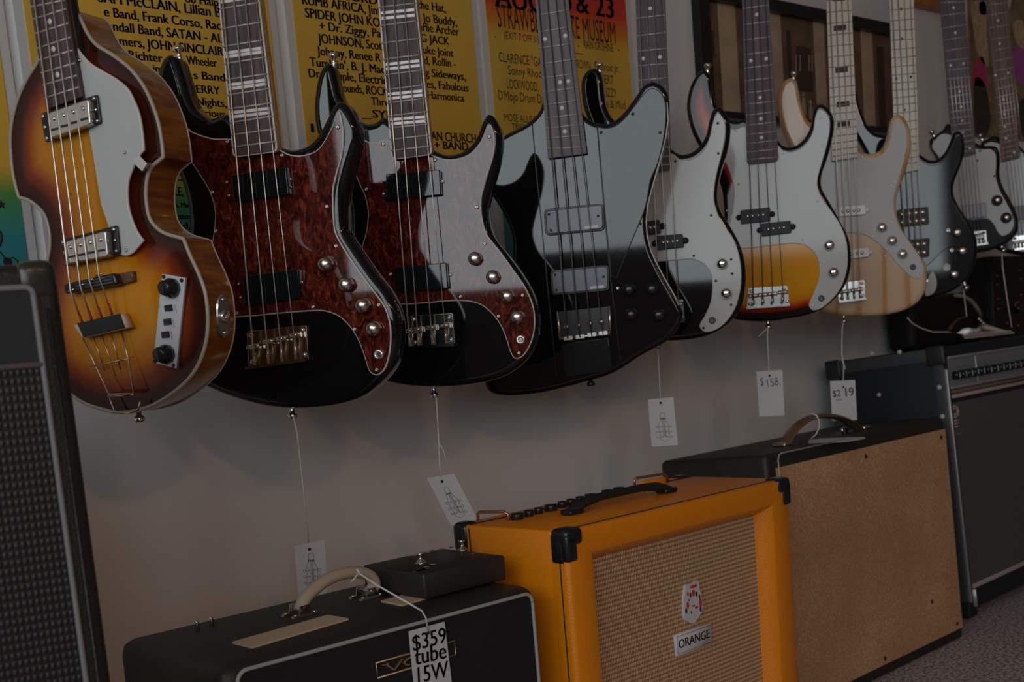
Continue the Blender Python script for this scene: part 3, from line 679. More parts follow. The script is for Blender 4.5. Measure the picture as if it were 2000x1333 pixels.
for x, y in sb:
    c = g.L(x, y, .012); bm = bmesh.new(); lathe(bm, [(.0045, -.005), (.0045, 0), (.003, .002), (0, .002)], c, n=10); g.put('saddle', bm, nickel, br)
    c = g.L(x+4, y+22, .012); bm = bmesh.new(); box(bm, c.x-.007, c.x+.007, c.y-.003, c.y+.003, .006, .013); g.put('tail_stop', bm, nickel, br)
g.plate('tail_cover', [(1096, 672), (1188, 660), (1197, 722), (1106, 738)], .0005, .003, pm('satin_black_plate', (.010, .013, .014), .12), .001)
g.strings([1052, 1069, 1086, 1102], sb, .016, smoke, [(1109, 662), (1133, 660), (1156, 657), (1178, 654)], .014)
g.knobs([(1228, 566), (1273, 565), (1232, 615), (1286, 616)], .0004, blackplastic, .0098, .014)
g.screws([(1236, 223), (1174, 259), (1289, 259), (1250, 437)], .0024, blackplastic, .0025)
g.screws([(1207, 563)], .0005, chrome, .003)
g.button(1153, 741, blackplastic, (0, -1, 0))

# --- black bass with white guard ------------------------------------------------------------
satinpick = pm('satin_pickup_cover', (.014, .018, .021), .4, spec=.25)
def sp(g, q1, q2, z=.003, mat=satinpick):
    for q in (q1, q2):
        p = g.rplate('pickup', q, z-.002, z+.007, mat, .0025, .001)
        v_ = g.V2(q, z+.007)
        for k in (.24, .40, .60, .76):
            m_ = (v_[0]+(v_[1]-v_[0])*k+v_[3]+(v_[2]-v_[3])*k)/2; bm = bmesh.new(); lathe(bm, [(.0036, 0), (.0033, .001), (0, .0014)], (m_.x, m_.y, z+.007), n=12); g.put('pole_piece', bm, nickel, p)
        for a_, b_, sg in ((v_[0], v_[3], -1), (v_[1], v_[2], 1)):
            m_ = (a_+b_)/2+(v_[1]-v_[0]).normalized()*(.0035*sg); bm = bmesh.new(); lathe(bm, [(.0055, -.002), (.0055, .003), (.002, .0045), (0, .0045)], (m_.x, m_.y, z), n=12); g.put('pickup_ear', bm, mat, p)
g = Guitar('electric_bass', 'black bass with plain white pickguard, directly behind the winged black bass', 'bass guitar', (1280, 333), 12, (1270, 0), (1281, 333), 0)
bodyD = [(1161, 133), (1176, 141), (1182, 159), (1185, 186), (1189, 210), (1200, 231), (1220, 245), (1245, 250), (1280, 265), (1312, 289), (1329, 300), (1347, 298), (1365, 285), (1377, 264), (1382, 240), (1392, 214), (1407, 208), (1421, 222), (1429, 240), (1430, 264), (1424, 300), (1413, 333), (1406, 366), (1405, 390), (1410, 410), (1426, 436), (1443, 466), (1454, 494), (1460, 528), (1459, 566), (1451, 600), (1435, 625), (1413, 644), (1385, 658), (1350, 666), (1316, 669), (1290, 668), (1250, 658), (1220, 635), (1203, 595), (1203, 550), (1216, 500), (1228, 455), (1229, 410), (1220, 370), (1200, 335), (1172, 290), (1150, 245), (1137, 205), (1135, 160), (1145, 141)]
g.body(bodyD, .040, .009, black)
gd = [(1247, 290, 1), (1280, 298), (1313, 300), (1330, 312), (1350, 311), (1372, 296), (1385, 270), (1392, 240), (1402, 221), (1413, 232), (1417, 256), (1411, 295), (1401, 335), (1396, 362), (1395, 392), (1403, 420), (1416, 442), (1435, 472), (1445, 505), (1448, 539), (1445, 572), (1433, 608), (1411, 636), (1389, 648), (1374, 648), (1366, 637), (1377, 616), (1388, 589), (1391, 555), (1386, 530), (1372, 515), (1352, 507), (1322, 509), (1291, 511), (1262, 512), (1246, 490), (1246, 450), (1250, 410), (1246, 360), (1236, 320)]
g.guard(gd, guardwhite, edgewhite)
frD = [(36, 29), (70.5, 63), (100.5, 94.5), (129, 124), (157.5, 152), (184, 178), (208, 201), (231, 225), (252, 246), (272, 267), (292, 287), (310, 305), (325, 321)]
g.neck((1241, 0), (1299, 0), (1254, 340), (1311, 331), .014, rosep, maple, frD, None, fretwire, round_end=.004)
g.dots([(1270, 16.5), (1256, 114.6), (1289, 111.6), (1278, 190), (1281, 240)], dotmat)
sp(g, [(1238, 437), (1288, 429), (1291, 455), (1241, 463)], [(1281, 461), (1333, 457), (1336, 483), (1284, 489)])
g.screws([(1319, 315), (1402, 241), (1403, 300), (1389, 421), (1355, 500), (1428, 507), (1398, 549), (1428, 596), (1374, 641), (1430, 535)], .003, blackplastic, .0023)
g.knobs([(1410, 515), (1418, 573)], .003, chrome, .0092, .014); g.jack(1391, 626, .003, smoke, .006)
sbD = [(1268, 600), (1287, 598), (1306, 596), (1325, 594)]
g.bridge([(1255, 592), (1334, 585), (1338, 630), (1259, 637)], sbD, chrome, nickel)
g.strings([1248, 1262, 1276, 1290], sbD, .017, steel, [(1270, 622), (1289, 620), (1308, 618), (1327, 616)], .008)
g.button(1284, 668, chrome, (0, -1, 0)); g.button(1171, 137, chrome, (0, 1, 0))

# --- sunburst bass ------------------------------------------------------------------------
g = Guitar('electric_bass', 'sunburst bass with white pickguard and dark rosewood neck with dots', 'bass guitar', (1490, 318), 12, (1475, 0), (1490, 318), -.8)
bodyE = [(1372, 137), (1381, 138), (1391, 150), (1396, 180), (1402, 204), (1414, 224), (1429, 233), (1440, 235), (1453, 231), (1485, 250), (1521, 273), (1529, 283), (1542, 286), (1557, 281), (1570, 268), (1580, 247), (1583, 226), (1588, 210), (1597, 203), (1609, 204), (1622, 215), (1630, 231), (1631, 252), (1626, 283), (1617, 315), (1607, 345), (1607, 366), (1624, 398), (1643, 432), (1659, 464), (1664, 495), (1663, 527), (1653, 558), (1634, 584), (1609, 605), (1578, 618), (1531, 627), (1500, 631), (1455, 630), (1425, 624), (1398, 608), (1382, 575), (1384, 530), (1398, 480), (1410, 440), (1411, 400), (1405, 365), (1388, 330), (1364, 290), (1350, 262), (1342, 235), (1339, 210), (1342, 185), (1350, 162), (1361, 145)]
g.body(bodyE, .040, .009, black)
g.put('sunburst_top', dome(inset(g.poly, .0075), .0004, 0, .055), burst_bass)
ge = [(1423, 252, 1), (1440, 252), (1453, 247), (1490, 265), (1521, 285), (1530, 294), (1545, 297), (1562, 291), (1578, 276), (1588, 255), (1592, 230), (1599, 214), (1610, 217), (1620, 231), (1621, 252), (1615, 285), (1605, 320), (1597, 350), (1598, 368), (1607, 388), (1626, 415), (1642, 440), (1653, 470), (1656, 502), (1654, 527), (1643, 561), (1623, 587), (1601, 604), (1587, 606), (1580, 597), (1590, 571), (1600, 540), (1599, 514), (1591, 495), (1576, 482), (1557, 476), (1500, 481), (1452, 486), (1434, 482), (1424, 466), (1424, 440), (1430, 410), (1433, 375), (1428, 345), (1416, 312), (1410, 280)]
g.guard(ge, guardwhite, edgewhite)
frE = f4([(65, 38), (185, 158), (300, 272), (408, 382), (510, 482), (603, 578), (695, 668), (778, 752), (860, 832), (935, 908), (1003, 978), (1070, 1045), (1135, 1108), (1190, 1168)], 3.809)
g.neck((1449, 0), (1502, 0), (1459, 321), (1521, 314), .014, rosep, maple, frE, None, fretwire, round_end=.008)
g.dots([(1400+x/3.809, y/3.809) for x, y in ((297, 108), (254, 452), (368, 437), (322, 727), (328, 884), (332, 1024))], dotmat)
sp(g, [(1446, 411), (1504, 405), (1505, 432), (1447, 438)], [(1486, 437), (1544, 431), (1546, 455), (1488, 462)])
g.screws([(1605, 230), (1607, 284), (1529, 299), (1442, 360), (1567, 469), (1596, 394), (1635, 471), (1609, 512), (1637, 555), (1588, 597), (1437, 255), (1420, 412)], .003, nickel, .0022)
g.knobs([(1620, 479), (1628, 532)], .003, chrome, .0095, .014); g.jack(1604, 583, .003, smoke, .006)
sbE = [(1471, 578), (1490, 576), (1509, 574), (1529, 571)]
g.bridge([(1461, 563), (1538, 558), (1543, 598), (1458, 604)], sbE, chrome, nickel)
g.strings([1455, 1468, 1481, 1494], sbE, .017, smoke, [(1473, 595), (1492, 593), (1511, 591), (1531, 589)], .008)
g.button(1500, 631, chrome, (0, -1, 0)); g.button(1382, 137, chrome, (.1, 1, 0))

# --- natural bass -------------------------------------------------------------------------
g = Guitar('electric_bass', 'natural blond wood bass with white pickguard and black block inlays on pale maple', 'bass guitar', (1650, 312), 10, (1638, 0), (1650, 312), 0)
bodyF = [(1545, 152), (1557, 160), (1562, 178), (1567, 205), (1575, 228), (1590, 246), (1605, 254), (1625, 258), (1650, 268), (1675, 283), (1686, 297), (1702, 299), (1717, 292), (1727, 276), (1731, 252), (1736, 234), (1747, 223), (1762, 227), (1774, 244), (1780, 268), (1779, 297), (1773, 325), (1763, 355), (1752, 388), (1752, 415), (1763, 448), (1782, 477), (1798, 499), (1808, 517), (1811, 536), (1807, 571), (1792, 593), (1770, 607), (1736, 617), (1689, 621), (1648, 620), (1610, 613), (1580, 596), (1565, 560), (1568, 515), (1582, 470), (1592, 430), (1591, 395), (1580, 355), (1557, 315), (1535, 280), (1522, 245), (1516, 205), (1518, 178), (1529, 159)]
g.body(bodyF, .040, .009, ash)
gf = [(1595, 285, 1), (1625, 272), (1675, 296), (1688, 308), (1705, 310), (1722, 302), (1735, 286), (1741, 262), (1748, 237), (1760, 238), (1769, 250), (1772, 275), (1768, 305), (1757, 345), (1746, 385), (1746, 410), (1755, 440), (1777, 473), (1796, 502), (1804, 527), (1798, 544), (1784, 543), (1758, 521), (1733, 492), (1708, 470), (1689, 459), (1661, 455), (1640, 456), (1612, 450), (1602, 420), (1602, 385), (1590, 345)]
g.guard(gf, guardwhite, edgewhite)
frF = [(24, 20), (46, 42), (69, 64), (91, 86), (112, 107), (132, 128), (153, 148), (172, 167), (190, 185), (207, 202), (223, 218), (238, 233), (253, 247), (267, 261), (281, 274), (294, 287), (306, 299)]
g.neck((1614, 0), (1663, 0), (1625, 315), (1676, 307), .014, maple, maple, frF, None, faintfret, round_end=.003)
g.bars([(-2, -5), (57, 52), (139, 134), (206, 201), (245, 240)], ink, .0052, .25, .75)
sp(g, [(1632, 405), (1690, 400), (1692, 419), (1634, 424)], [(1640, 489), (1697, 484), (1698, 502), (1641, 508)], mat=pm('white_pickup', (.7, .7, .68), .25))
g.screws([(1684, 305), (1756, 247), (1766, 302), (1741, 363), (1692, 456), (1744, 433), (1706, 461), (1793, 536), (1729, 500)], .003, nickel, .0022)
g.knobs([(1724, 444), (1744, 470), (1764, 496)], .003, nickel, .0085, .014, 'flat'); g.jack(1783, 522, .003, smoke, .006)
sbF = [(1645, 570), (1656, 569), (1668, 567), (1680, 565)]
g.bridge([(1635, 553), (1689, 547), (1691, 586), (1638, 592)], sbF, chrome, nickel)
g.strings([1620, 1632, 1644, 1656], sbF, .017, steel, [(1647, 583), (1658, 582), (1670, 580), (1682, 578)], .008)
g.button(1648, 620, chrome, (0, -1, 0)); g.button(1550, 152, chrome, (.1, 1, 0))

# --- black bass with maple neck -----------------------------------------------------------
g = Guitar('electric_bass', 'black bass with maple neck, small black dots and paired round pickup poles', 'bass guitar', (1770, 335), 13, (1761, 0), (1772, 335), 0)
bodyG = [(1652, 165), (1668, 170), (1675, 184), (1680, 205), (1687, 226), (1697, 247), (1711, 260), (1728, 264), (1765, 280), (1798, 302), (1815, 312), (1829, 310), (1842, 297), (1852, 278), (1859, 260), (1868, 255), (1878, 260), (1884, 275), (1885, 296), (1880, 318), (1872, 339), (1864, 362), (1864, 382), (1876, 407), (1892, 432), (1904, 454), (1909, 476), (1908, 505), (1900, 530), (1885, 552), (1860, 571), (1830, 581), (1800, 588), (1765, 589), (1730, 580), (1708, 555), (1702, 515), (1710, 470), (1720, 430), (1720, 395), (1708, 350), (1688, 305), (1665, 265), (1645, 230), (1640, 190)]
g.body(bodyG, .040, .008, black)
gg = [(1728, 276, 1), (1765, 292), (1798, 312), (1815, 322), (1832, 320), (1848, 306), (1860, 282), (1868, 267), (1876, 280), (1873, 305), (1864, 335), (1856, 362), (1856, 385), (1868, 415), (1884, 442), (1888, 462), (1875, 478), (1850, 485), (1832, 500), (1810, 520), (1780, 525), (1750, 515), (1738, 480), (1738, 430), (1738, 390), (1728, 345), (1715, 305)]
g.guard(gg, guardblack, smoke, .0002, .002)
frG = [(20, 16), (41, 37), (60, 57), (79, 76), (97, 93), (114, 110), (131, 127), (147, 143), (163, 159), (177, 173), (192, 187), (206, 201), (222, 217), (240, 235), (256, 251), (271, 266), (285, 280), (299, 294), (311, 306), (322, 317)]
g.neck((1737, 0), (1785, 0), (1749, 341), (1796, 332), .014, maple, maple, frG, None, faintfret, round_end=.002)
g.dots([(1760, 18), (1762, 76), (1750.5, 154), (1779, 150.5), (1766, 215)], blackplastic, .0028)
for q in ([(1752, 410), (1813, 404), (1815, 438), (1754, 445)], [(1757, 470), (1816, 465), (1815, 502), (1760, 507)]):
    p = g.rplate('pickup', q, .001, .008, satinpick, .004, .001); v_ = g.V2(q, .008)
    for k in (.15, .38, .60, .82):
        for r_ in (.28, .74):
            m_ = (v_[0]+(v_[1]-v_[0])*k)*(1-r_)+(v_[3]+(v_[2]-v_[3])*k)*r_; bm = bmesh.new(); lathe(bm, [(.0062, 0), (.006, .0008), (0, .0012)], (m_.x, m_.y, .008), n=16); g.put('pole_piece', bm, nickel, p)
g.knobs([(1871, 454), (1881, 490), (1865, 536)], .001, nickel, .009, .014, 'flat'); g.jack(1848, 523, .0005, guardwhite, .009)
g.screws([(1859, 489), (1852, 450)], .002, nickel, .005)
g.plate('control_cover', [(1812, 545), (1822, 530), (1830, 552), (1824, 572), (1808, 578)], .0003, .0022, guardwhite, .0005, k=4)
sbG = [(1770, 535), (1781, 533), (1792, 531), (1803, 529)]
g.bridge([(1764, 522), (1808, 517), (1811, 551), (1767, 556)], sbG, chrome, nickel)
g.strings([1742, 1754, 1766, 1778], sbG, .015, steel, [(1772, 548), (1783, 546), (1794, 544), (1805, 542)], .008)
g.button(1884, 556, chrome, (.4, -1, 0))

# --- two guitars at the right end ----------------------------------------------------------
def six(name, label, anchor, phi, top, bot, body, guard, nk, frets, dots, board, pick, knobs, stops, sb, brq, row=-.20):
    g = Guitar(name, label, 'guitar', anchor, phi, top, bot, 0, row)
    g.body(body, .040, .008, black); g.guard(guard, guardwhite, edgewhite)
    g.neck(*nk, .014, board, maple, frets, None, fretwire, round_end=.001, total=.46); g.dots(dots, dotmat, .003)
    for q in pick: g.rplate('pickup', q, .001, .009, smoke, .003)
    g.knobs(knobs, .003, blackplastic, .0105, .013, 'flat')
    for x, y in knobs:
        c = g.L(x, y, .016); bm = bmesh.new(); lathe(bm, [(.007, 0), (.006, .0015), (0, .0015)], c, n=16); g.put('knob_cap', bm, nickel)
    g.bridge(brq, sb, chrome, nickel)
    g.strings(stops, sb, .016, steel, None, .008, (.0008, .0005))
    return g
frH = f4([(20, 14), (115, 95), (210, 183), (300, 272), (380, 352), (455, 432), (525, 505), (590, 572), (660, 635), (722, 697), (780, 757), (835, 810), (885, 862), (935, 910), (985, 960), (1030, 1003), (1070, 1045), (1108, 1085), (1140, 1120)], 3.81)
g = six('electric_guitar', 'black guitar with white pickguard and plum-brown neck, second from the right edge', (1885, 304), 13, (1860, 0), (1884, 304),
 [(1848, 241), (1839, 253), (1826, 263), (1814, 272), (1812, 283), (1816, 295), (1824, 308), (1835, 330), (1838, 355), (1834, 385), (1826, 415), (1822, 450), (1830, 478), (1850, 492), (1885, 498), (1919, 495), (1947, 488), (1970, 475), (1986, 458), (1990, 438), (1986, 417), (1974, 391), (1960, 366), (1953, 340), (1954, 320), (1952, 297), (1946, 287), (1936, 284), (1920, 284), (1908, 280), (1880, 260)],
 [(1840, 262), (1826, 275), (1820, 286), (1832, 305), (1845, 330), (1848, 360), (1842, 395), (1842, 420), (1870, 425), (1895, 430), (1930, 428), (1942, 440), (1950, 455), (1958, 461), (1972, 455), (1980, 440), (1977, 420), (1966, 396), (1952, 370), (1945, 345), (1946, 320), (1944, 300), (1936, 292), (1920, 292), (1905, 290), (1880, 272)],
 ((1836, 0), (1884, 0), (1862, 310), (1906, 300)), frH, [(1863, 15), (1866, 64), (1857, 128), (1882, 124), (1874, 179), (1877, 209), (1879, 236), (1880.5, 259), (1895, 290)], rosep,
 [[(1880, 402), (1925, 396), (1928, 424), (1884, 429)]], [(1949, 391), (1967, 425)], [1841, 1849, 1857, 1864, 1871, 1878],
 [(1885, 468), (1892, 467), (1899, 466), (1906, 465), (1913, 464), (1920, 463)], [(1880, 455), (1926, 449), (1929, 478), (1884, 484)])
g.screws([(1914, 295), (1940, 293), (1909, 314), (1942, 344)], .003, blackplastic, .0024)
bm = bmesh.new(); tube(bm, [g.L(1924, 455, .018), g.L(1912, 457, .02), g.L(1893, 462, .015)], .002, 8); g.put('tremolo_arm', bm, nickel)
g.button(1823, 264, chrome, (-.5, 1, 0)); g.button(1957, 483, chrome, (.3, -1, 0))
yk = [(0, -12), (42, 20), (128, 95), (228, 198), (322, 295), (415, 380), (500, 468), (578, 548), (658, 620), (730, 690), (795, 758), (858, 822), (918, 882), (975, 940), (1028, 993), (1080, 1040), (1125, 1088), (1168, 1130), (1210, 1178), (1250, 1215), (1290, 1255)]
frI = f4(yk[1:], 4.167)
g = six('electric_guitar', 'black guitar with reddish brown neck cut off by the right edge of the photo', (1973, 310), 13, (1948, 0), (1974, 312),
 [(1938, 265), (1928, 270), (1916, 276), (1912, 286), (1920, 305), (1932, 330), (1936, 360), (1930, 395), (1922, 430), (1926, 465), (1945, 488), (1985, 500), (2030, 502), (2075, 492), (2105, 465), (2110, 430), (2095, 395), (2070, 365), (2058, 335), (2062, 305), (2060, 285), (2045, 280), (2025, 290), (2005, 296), (1985, 280)],
 [(1932, 278), (1922, 288), (1936, 310), (1946, 340), (1948, 370), (1942, 410), (1946, 430), (1990, 435), (2035, 430), (2055, 445), (2070, 468), (2085, 465), (2098, 440), (2088, 410), (2062, 378), (2048, 345), (2050, 300), (2030, 300), (2003, 306), (1980, 292)],
 ((1928, 0), (1969, 0), (1957, 316), (1992, 308)), frI, [(1949.5, 40), (1952.5, 85.5), (1944.5, 147), (1969, 142.5), (1960, 194), (1962, 223), (1963.5, 247.5), (1965, 270.5), (1981, 298)], roser,
 [[(1978, 404), (2022, 398), (2025, 425), (1981, 431)]], [(2062, 400), (2082, 440)], [1932, 1939, 1946, 1952, 1958, 1964],
 [(1983, 474), (1990, 473), (1997, 472), (2004, 471), (2011, 470), (2018, 469)], [(1976, 462), (2024, 456), (2027, 484), (1980, 490)])
g.button(1917, 271, chrome, (-.3, 1, 0))
# ---------------------------------------------------------------- the room
def struct(name, bm, mat, parent=None): return tag(put(name, bm, mat, parent), kind='structure')
def bx(*a):
    bm = bmesh.new(); box(bm, *a); return bm
T = .12
struct('floor', bx(XL, XR, YF, WALL, -.1, 0), carpet)
struct('wall_back', bx(XL-T, XR+T, WALL, WALL+T, -.1, ZC), walls)
struct('wall_right', bx(XR, XR+T, YF, WALL, -.1, ZC), shopwall)
bm = bmesh.new()
for a in ((XL-T, VX0, YF-T, YF, -.1, ZC), (VX1, XR+T, YF-T, YF, -.1, ZC), (VX0, VX1, YF-T, YF, -.1, VZ0), (VX0, VX1, YF-T, YF, VZ1, ZC)): box(bm, *a)
struct('wall_front', bm, shopwall)
bm = bmesh.new()
box(bm, VX0, VX1, YF-.08, YF-.03, VZ0, VZ0+.05); box(bm, VX0, VX1, YF-.08, YF-.03, VZ1-.05, VZ1)
for x in (VX0, VX1-.05): box(bm, x, x+.05, YF-.08, YF-.03, VZ0, VZ1)
struct('fill_window', bm, alu)  # frame of the unseen window added to send daylight onto the back wall
struct('ceiling', bx(XL-T, XR+T, YF-T, WALL+T, ZC, ZC+T), ceilm)
bm = bmesh.new()
for a in ((XL-T, XL, YF, WY0, -.1, ZC), (XL-T, XL, WY1, WALL, -.1, ZC), (XL-T, XL, WY0, WY1, -.1, WZ0), (XL-T, XL, WY0, WY1, WZ1, ZC)): box(bm, *a)
struct('wall_left', bm, shopwall)
bm = bmesh.new()
box(bm, XL-.08, XL-.03, WY0, WY1, WZ0, WZ0+.05); box(bm, XL-.08, XL-.03, WY0, WY1, WZ1-.05, WZ1)
for y in (WY0, WY1-.05): box(bm, XL-.08, XL-.03, y, y+.05, WZ0, WZ1)
struct('window_1', bm, alu)

# ---------------------------------------------------------------- posters and pictures on the wall
XD, ZD = V((1, 0, 0)), V((0, 0, 1))
def poster(label, x0, x1, z0, z1, stops, m=.014, name='poster'):
    r = empty(name, (x0, WALL-.004, z0), label, 'poster', 'rainbow concert posters on the wall')
    put('sleeve', bx(-m, x1-x0+m, 0, .004, -m, z1-z0+m), postermargin, r)
    put('printed_sheet', bx(0, x1-x0, -.0015, 0, 0, z1-z0), printed('poster_print', stops), r)
    return r, bmesh.new()
def wtext(bm, r, s, p, q, cap, bold=.034, shear=0):
    # s runs from pixel p to pixel q (baseline) on the wall; cap: capital height in pixels
    a, b = ony(*p, WALL-.0058), ony(*q, WALL-.0058); dep = ((a+b)/2-CAM).dot(fw)
    z = (a.z+b.z)/2
    bm = bmesh.new(); add_text(bm, s, V((a.x, a.y, z))-r.location, XD, ZD, b.x-a.x, cap*1.22*dep/FPX, bold, shear); put('lettering', bm, ink, r)
LOWER = [(.0, (.03, .20, .24)), (.11, (.04, .27, .30)), (.145, (.06, .30, .17)), (.175, (.10, .32, .06)), (.215, YEL2)]
r, bm = poster('teal and yellow poster at the left edge, half behind the violin-shaped bass', .30, .678, .80, 1.42, LOWER+[(.5, YEL), (.6, YEL)])
bm = bmesh.new(); P = lambda x, y: ony(x, y, WALL-.006)-r.location
def disc(bm, c, rx, rz, n=20, pts=None):
    pts = pts or [(rx*cos(2*pi*k/n), rz*sin(2*pi*k/n)) for k in range(n)]
    lo = [c+V((x, .0003, z)) for x, z in pts]; hi = [c+V((x, 0, z)) for x, z in pts]; hexa(bm, lo, hi)
disc(bm, P(3, 400), 0, 0, pts=[((.0065 if k % 2 == 0 else .0028)*sin(2*pi*k/10), (.0065 if k % 2 == 0 else .0028)*cos(2*pi*k/10)) for k in range(10)][::-1]); put('printed_star', bm, ink, r)
bm = bmesh.new(); disc(bm, P(15, 512), .006, .006); put('printed_dot', bm, ink, r)
for pts_, r_ in (((( 0, 492), (8, 503), (16, 510)), .0009), (((18, 506), (26, 503), (33, 509), (36, 518)), .0008), (((-6, 446), (1, 455), (3, 468), (-2, 482)), .0014)):
    bm = bmesh.new(); tube(bm, [P(*p) for p in pts_], r_, 6); put('printed_stroke', bm, ink, r)

r, bm = poster('yellow poster whose words include SATAN and SINCLAIR, left of the tortoise-guard bass neck', .719, 1.104, .80, 1.42, LOWER+[(.5, YEL), (.6, YEL)])
for s, p, q, c in (('SAM McCLAIN, Lillian B', (192, 2), (432, 35), 16), ('ob Halp', (362, 4), (427, 13), 14), ('e Band, Frank Corso, Rac', (204, 30), (432, 60), 15),
  ('andall Band, SATAN - AL', (211, 57), (436, 86), 15), ('amers, JOHN SINCLAIR', (224, 88), (437, 109), 15), ('Richter', (253, 115), (318, 122), 14), ('J. Wheeler', (352, 124), (424, 131), 14),
  ('im', (300, 141), (318, 143), 13), ('s Band', (379, 154), (440, 159), 13), ('PERRY', (374, 180), (430, 185), 13), ('Nights,', (385, 205), (443, 210), 13), ('Various', (380, 226), (440, 230), 12),
  ('COLE', (333, 353), (375, 354), 11), ('DALE,', (320, 382), (358, 382), 14), ('USA, Mud', (326, 406), (374, 405), 9), ('Christos', (325, 430), (373, 427), 10), ('old,', (340, 448), (372, 445), 10)):
    wtext(bm, r, s, p, q, c)
r, bm = poster('yellow poster with AFRICA and Fabulous Harmonica lines, around the second neck with block inlays', 1.150, 1.527, .80, 1.42, LOWER+[(.5, YEL), (.6, YEL)])
for s, p, q, c in (('RECORD', (640, -2), (737, 6), 14), ('RUMB AFRICA, Jim', (591, 8), (742, 30), 15), ('the Hat,', (816, 15), (871, 26), 14), ('SPIDER JOHN KOE', (597, 34), (752, 54), 15), (', Jo Buddy,', (819, 41), (893, 52), 14),
  ('+ Dr. Ziggy, Pa', (625, 60), (744, 72), 14), ('arlie Archer', (819, 60), (897, 70), 14), ('JOHNSON, Scott', (622, 83), (752, 99), 15), ('G JACK', (823, 82), (878, 88), 13), ('Johnny, Renee R', (620, 107), (744, 121), 14), ('uke Joint', (827, 104), (886, 112), 13),
  ("Tumblin', B. J. Mac", (606, 129), (752, 144), 14), ('d, Rollin -', (829, 125), (891, 132), 13), ('Dr. Couple, Electric', (604, 149), (756, 167), 14), ('g Sideways,', (831, 149), (910, 157), 13),
  ('Hounds, ROCK', (660, 181), (757, 185), 14), ('es, Fabulous', (834, 173), (915, 178), 13), ('Three', (726, 206), (768, 208), 13), ('Harmonica', (836, 193), (907, 199), 13), ('SYM', (729, 231), (772, 232), 13), ('1', (609, 258), (613, 259), 14),
  ('PRESBYTERIAN CHURCH', (762, 272), (930, 277), 15), ('+ BAND', (850, 292), (915, 293), 13)):
    wtext(bm, r, s, p, q, c)
for p, q in (((706, 232), (727, 232)),):
    a, b = P(*p), P(*q); a, b = ony(*p, WALL-.0058)-r.location, ony(*q, WALL-.0058)-r.location; b2 = bmesh.new(); tube(b2, [a, b], .0008, 6); put('printed_rule', b2, ink, r)
r, bm = poster('red-topped yellow poster announcing dates 22 & 23 at a museum', 1.562, 1.938, .80, 1.42, LOWER+[(.50, YEL), (.535, (.75, .25, .02)), (.575, (.72, .06, .03)), (.66, (.62, .02, .05))])
for s, p, q, c, bo in (('AUG 22', (968, 12), (1120, 36), 34, .03), ('& 23', (1127, 28), (1199, 32), 32, .03), ('STRAWBERRY LAKE MUSEUM', (973, 55), (1203, 84), 36, 0), ('(EXIT 7 OFF I-95)', (985, 77), (1062, 85), 12, 0),
  ('RAIN OR SHINE', (1141, 95), (1198, 101), 13, 0), ('CLARENCE "GATE', (975, 121), (1071, 131), 15, 0), ('BROWN,', (1122, 132), (1156, 137), 14, 0), ('Detroit Jr.', (1162, 136), (1210, 142), 13, 0), ('Sonny Rhodes', (993, 145), (1070, 154), 14, 0),
  ('ROBERT', (1160, 160), (1199, 165), 14, 0), ('LOCKWOOD,', (991, 173), (1052, 178), 15, 0), ("D'Mojo Drum Dancers", (974, 195), (1090, 205), 15, 0), ('LIZZY', (1180, 188), (1205, 191), 14, 0), ('Blues & Mud', (1165, 208), (1222, 214), 14, 0),
  ('MOSE ALLISON', (985, 237), (1058, 241), 12, 0), ('TRIO', (1000, 253), (1025, 254), 10, 0)):
    wtext(bm, r, s, p, q, c, bo)
for x, y in ((968, 72), (1130, 90), (1209, 98)):
    b2 = bmesh.new(); disc(b2, ony(x, y, WALL-.006)-r.location, .0016, .0016); put('printed_dot', b2, ink, r)
a, b = ony(1123, 104, WALL-.0058)-r.location, ony(1140, 106, WALL-.0058)-r.location; b2 = bmesh.new(); tube(b2, [a, b], .0007, 6); put('printed_rule', b2, ink, r)
# framed picture
FX0, FX1, FZ0, FZ1 = 2.152, 3.0, 1.141, 1.409
r = empty('framed_picture', (FX0, WALL, FZ0), 'black framed sepia picture of stone columns behind the sunburst and natural basses', 'picture')
w_, h_, f_ = FX1-FX0, FZ1-FZ0, .026
bm = bmesh.new()
for a in ((0, w_, -.022, 0, 0, f_*.55), (0, w_, -.022, 0, h_-f_, h_), (0, f_*1.3, -.022, 0, 0, h_), (w_-f_, w_, -.022, 0, 0, h_)): box(bm, *a)
put('frame', bm, blackframe, r)
stone = pm('sepia_stone', (.46, .33, .22), .6, noise=.2, nscale=30); stone2 = pm('pale_sepia_stone', (.52, .385, .27), .6, noise=.15, nscale=20); dk = pm('dark_sepia', (.06, .038, .024), .6); mid = pm('mid_sepia', (.16, .10, .062), .6, noise=.3, nscale=18)
put('picture_ground', bx(f_, w_-f_, -.006, -.004, f_*.5, h_-f_), mid, r)
def pq(px, y0, y1, dz=-.007, w=None):
    a, b = ony(px[0], y0, WALL-.007)-r.location, ony(px[1], y1, WALL-.007)-r.location
    box(bm, a.x, b.x, -.0075, -.006, max(f_*.55, b.z), min(h_-f_, a.z))
for a in (((1400, 1448), -20, 245), ((1503, 1535), 10, 250), ((1588, 1618), 30, 250), ((1680, 1711), 30, 262)):
    bm = bmesh.new(); pq(*a); put('printed_column', bm, stone2, r)
for a in (((1383, 1396), 60, 110), ((1536, 1552), 60, 250), ((1555, 1588), 90, 180), ((1712, 1732), 90, 262), ((1468, 1478), 0, 250)):
    bm = bmesh.new(); pq(*a); put('printed_doorway', bm, dk, r)
for x, y, hh in ((1569, 185, 60), (1583, 200, 70), (1602, 205, 75), (1553, 190, 55)):
    c = ony(x, y, WALL-.008)-r.location; k = .9/1000; bm = bmesh.new()
    disc(bm, c, 6*k, 7*k); disc(bm, c+V((0, 0, -hh*.5*k)), 9*k, hh*.45*k); put('printed_figure', bm, stone, r)
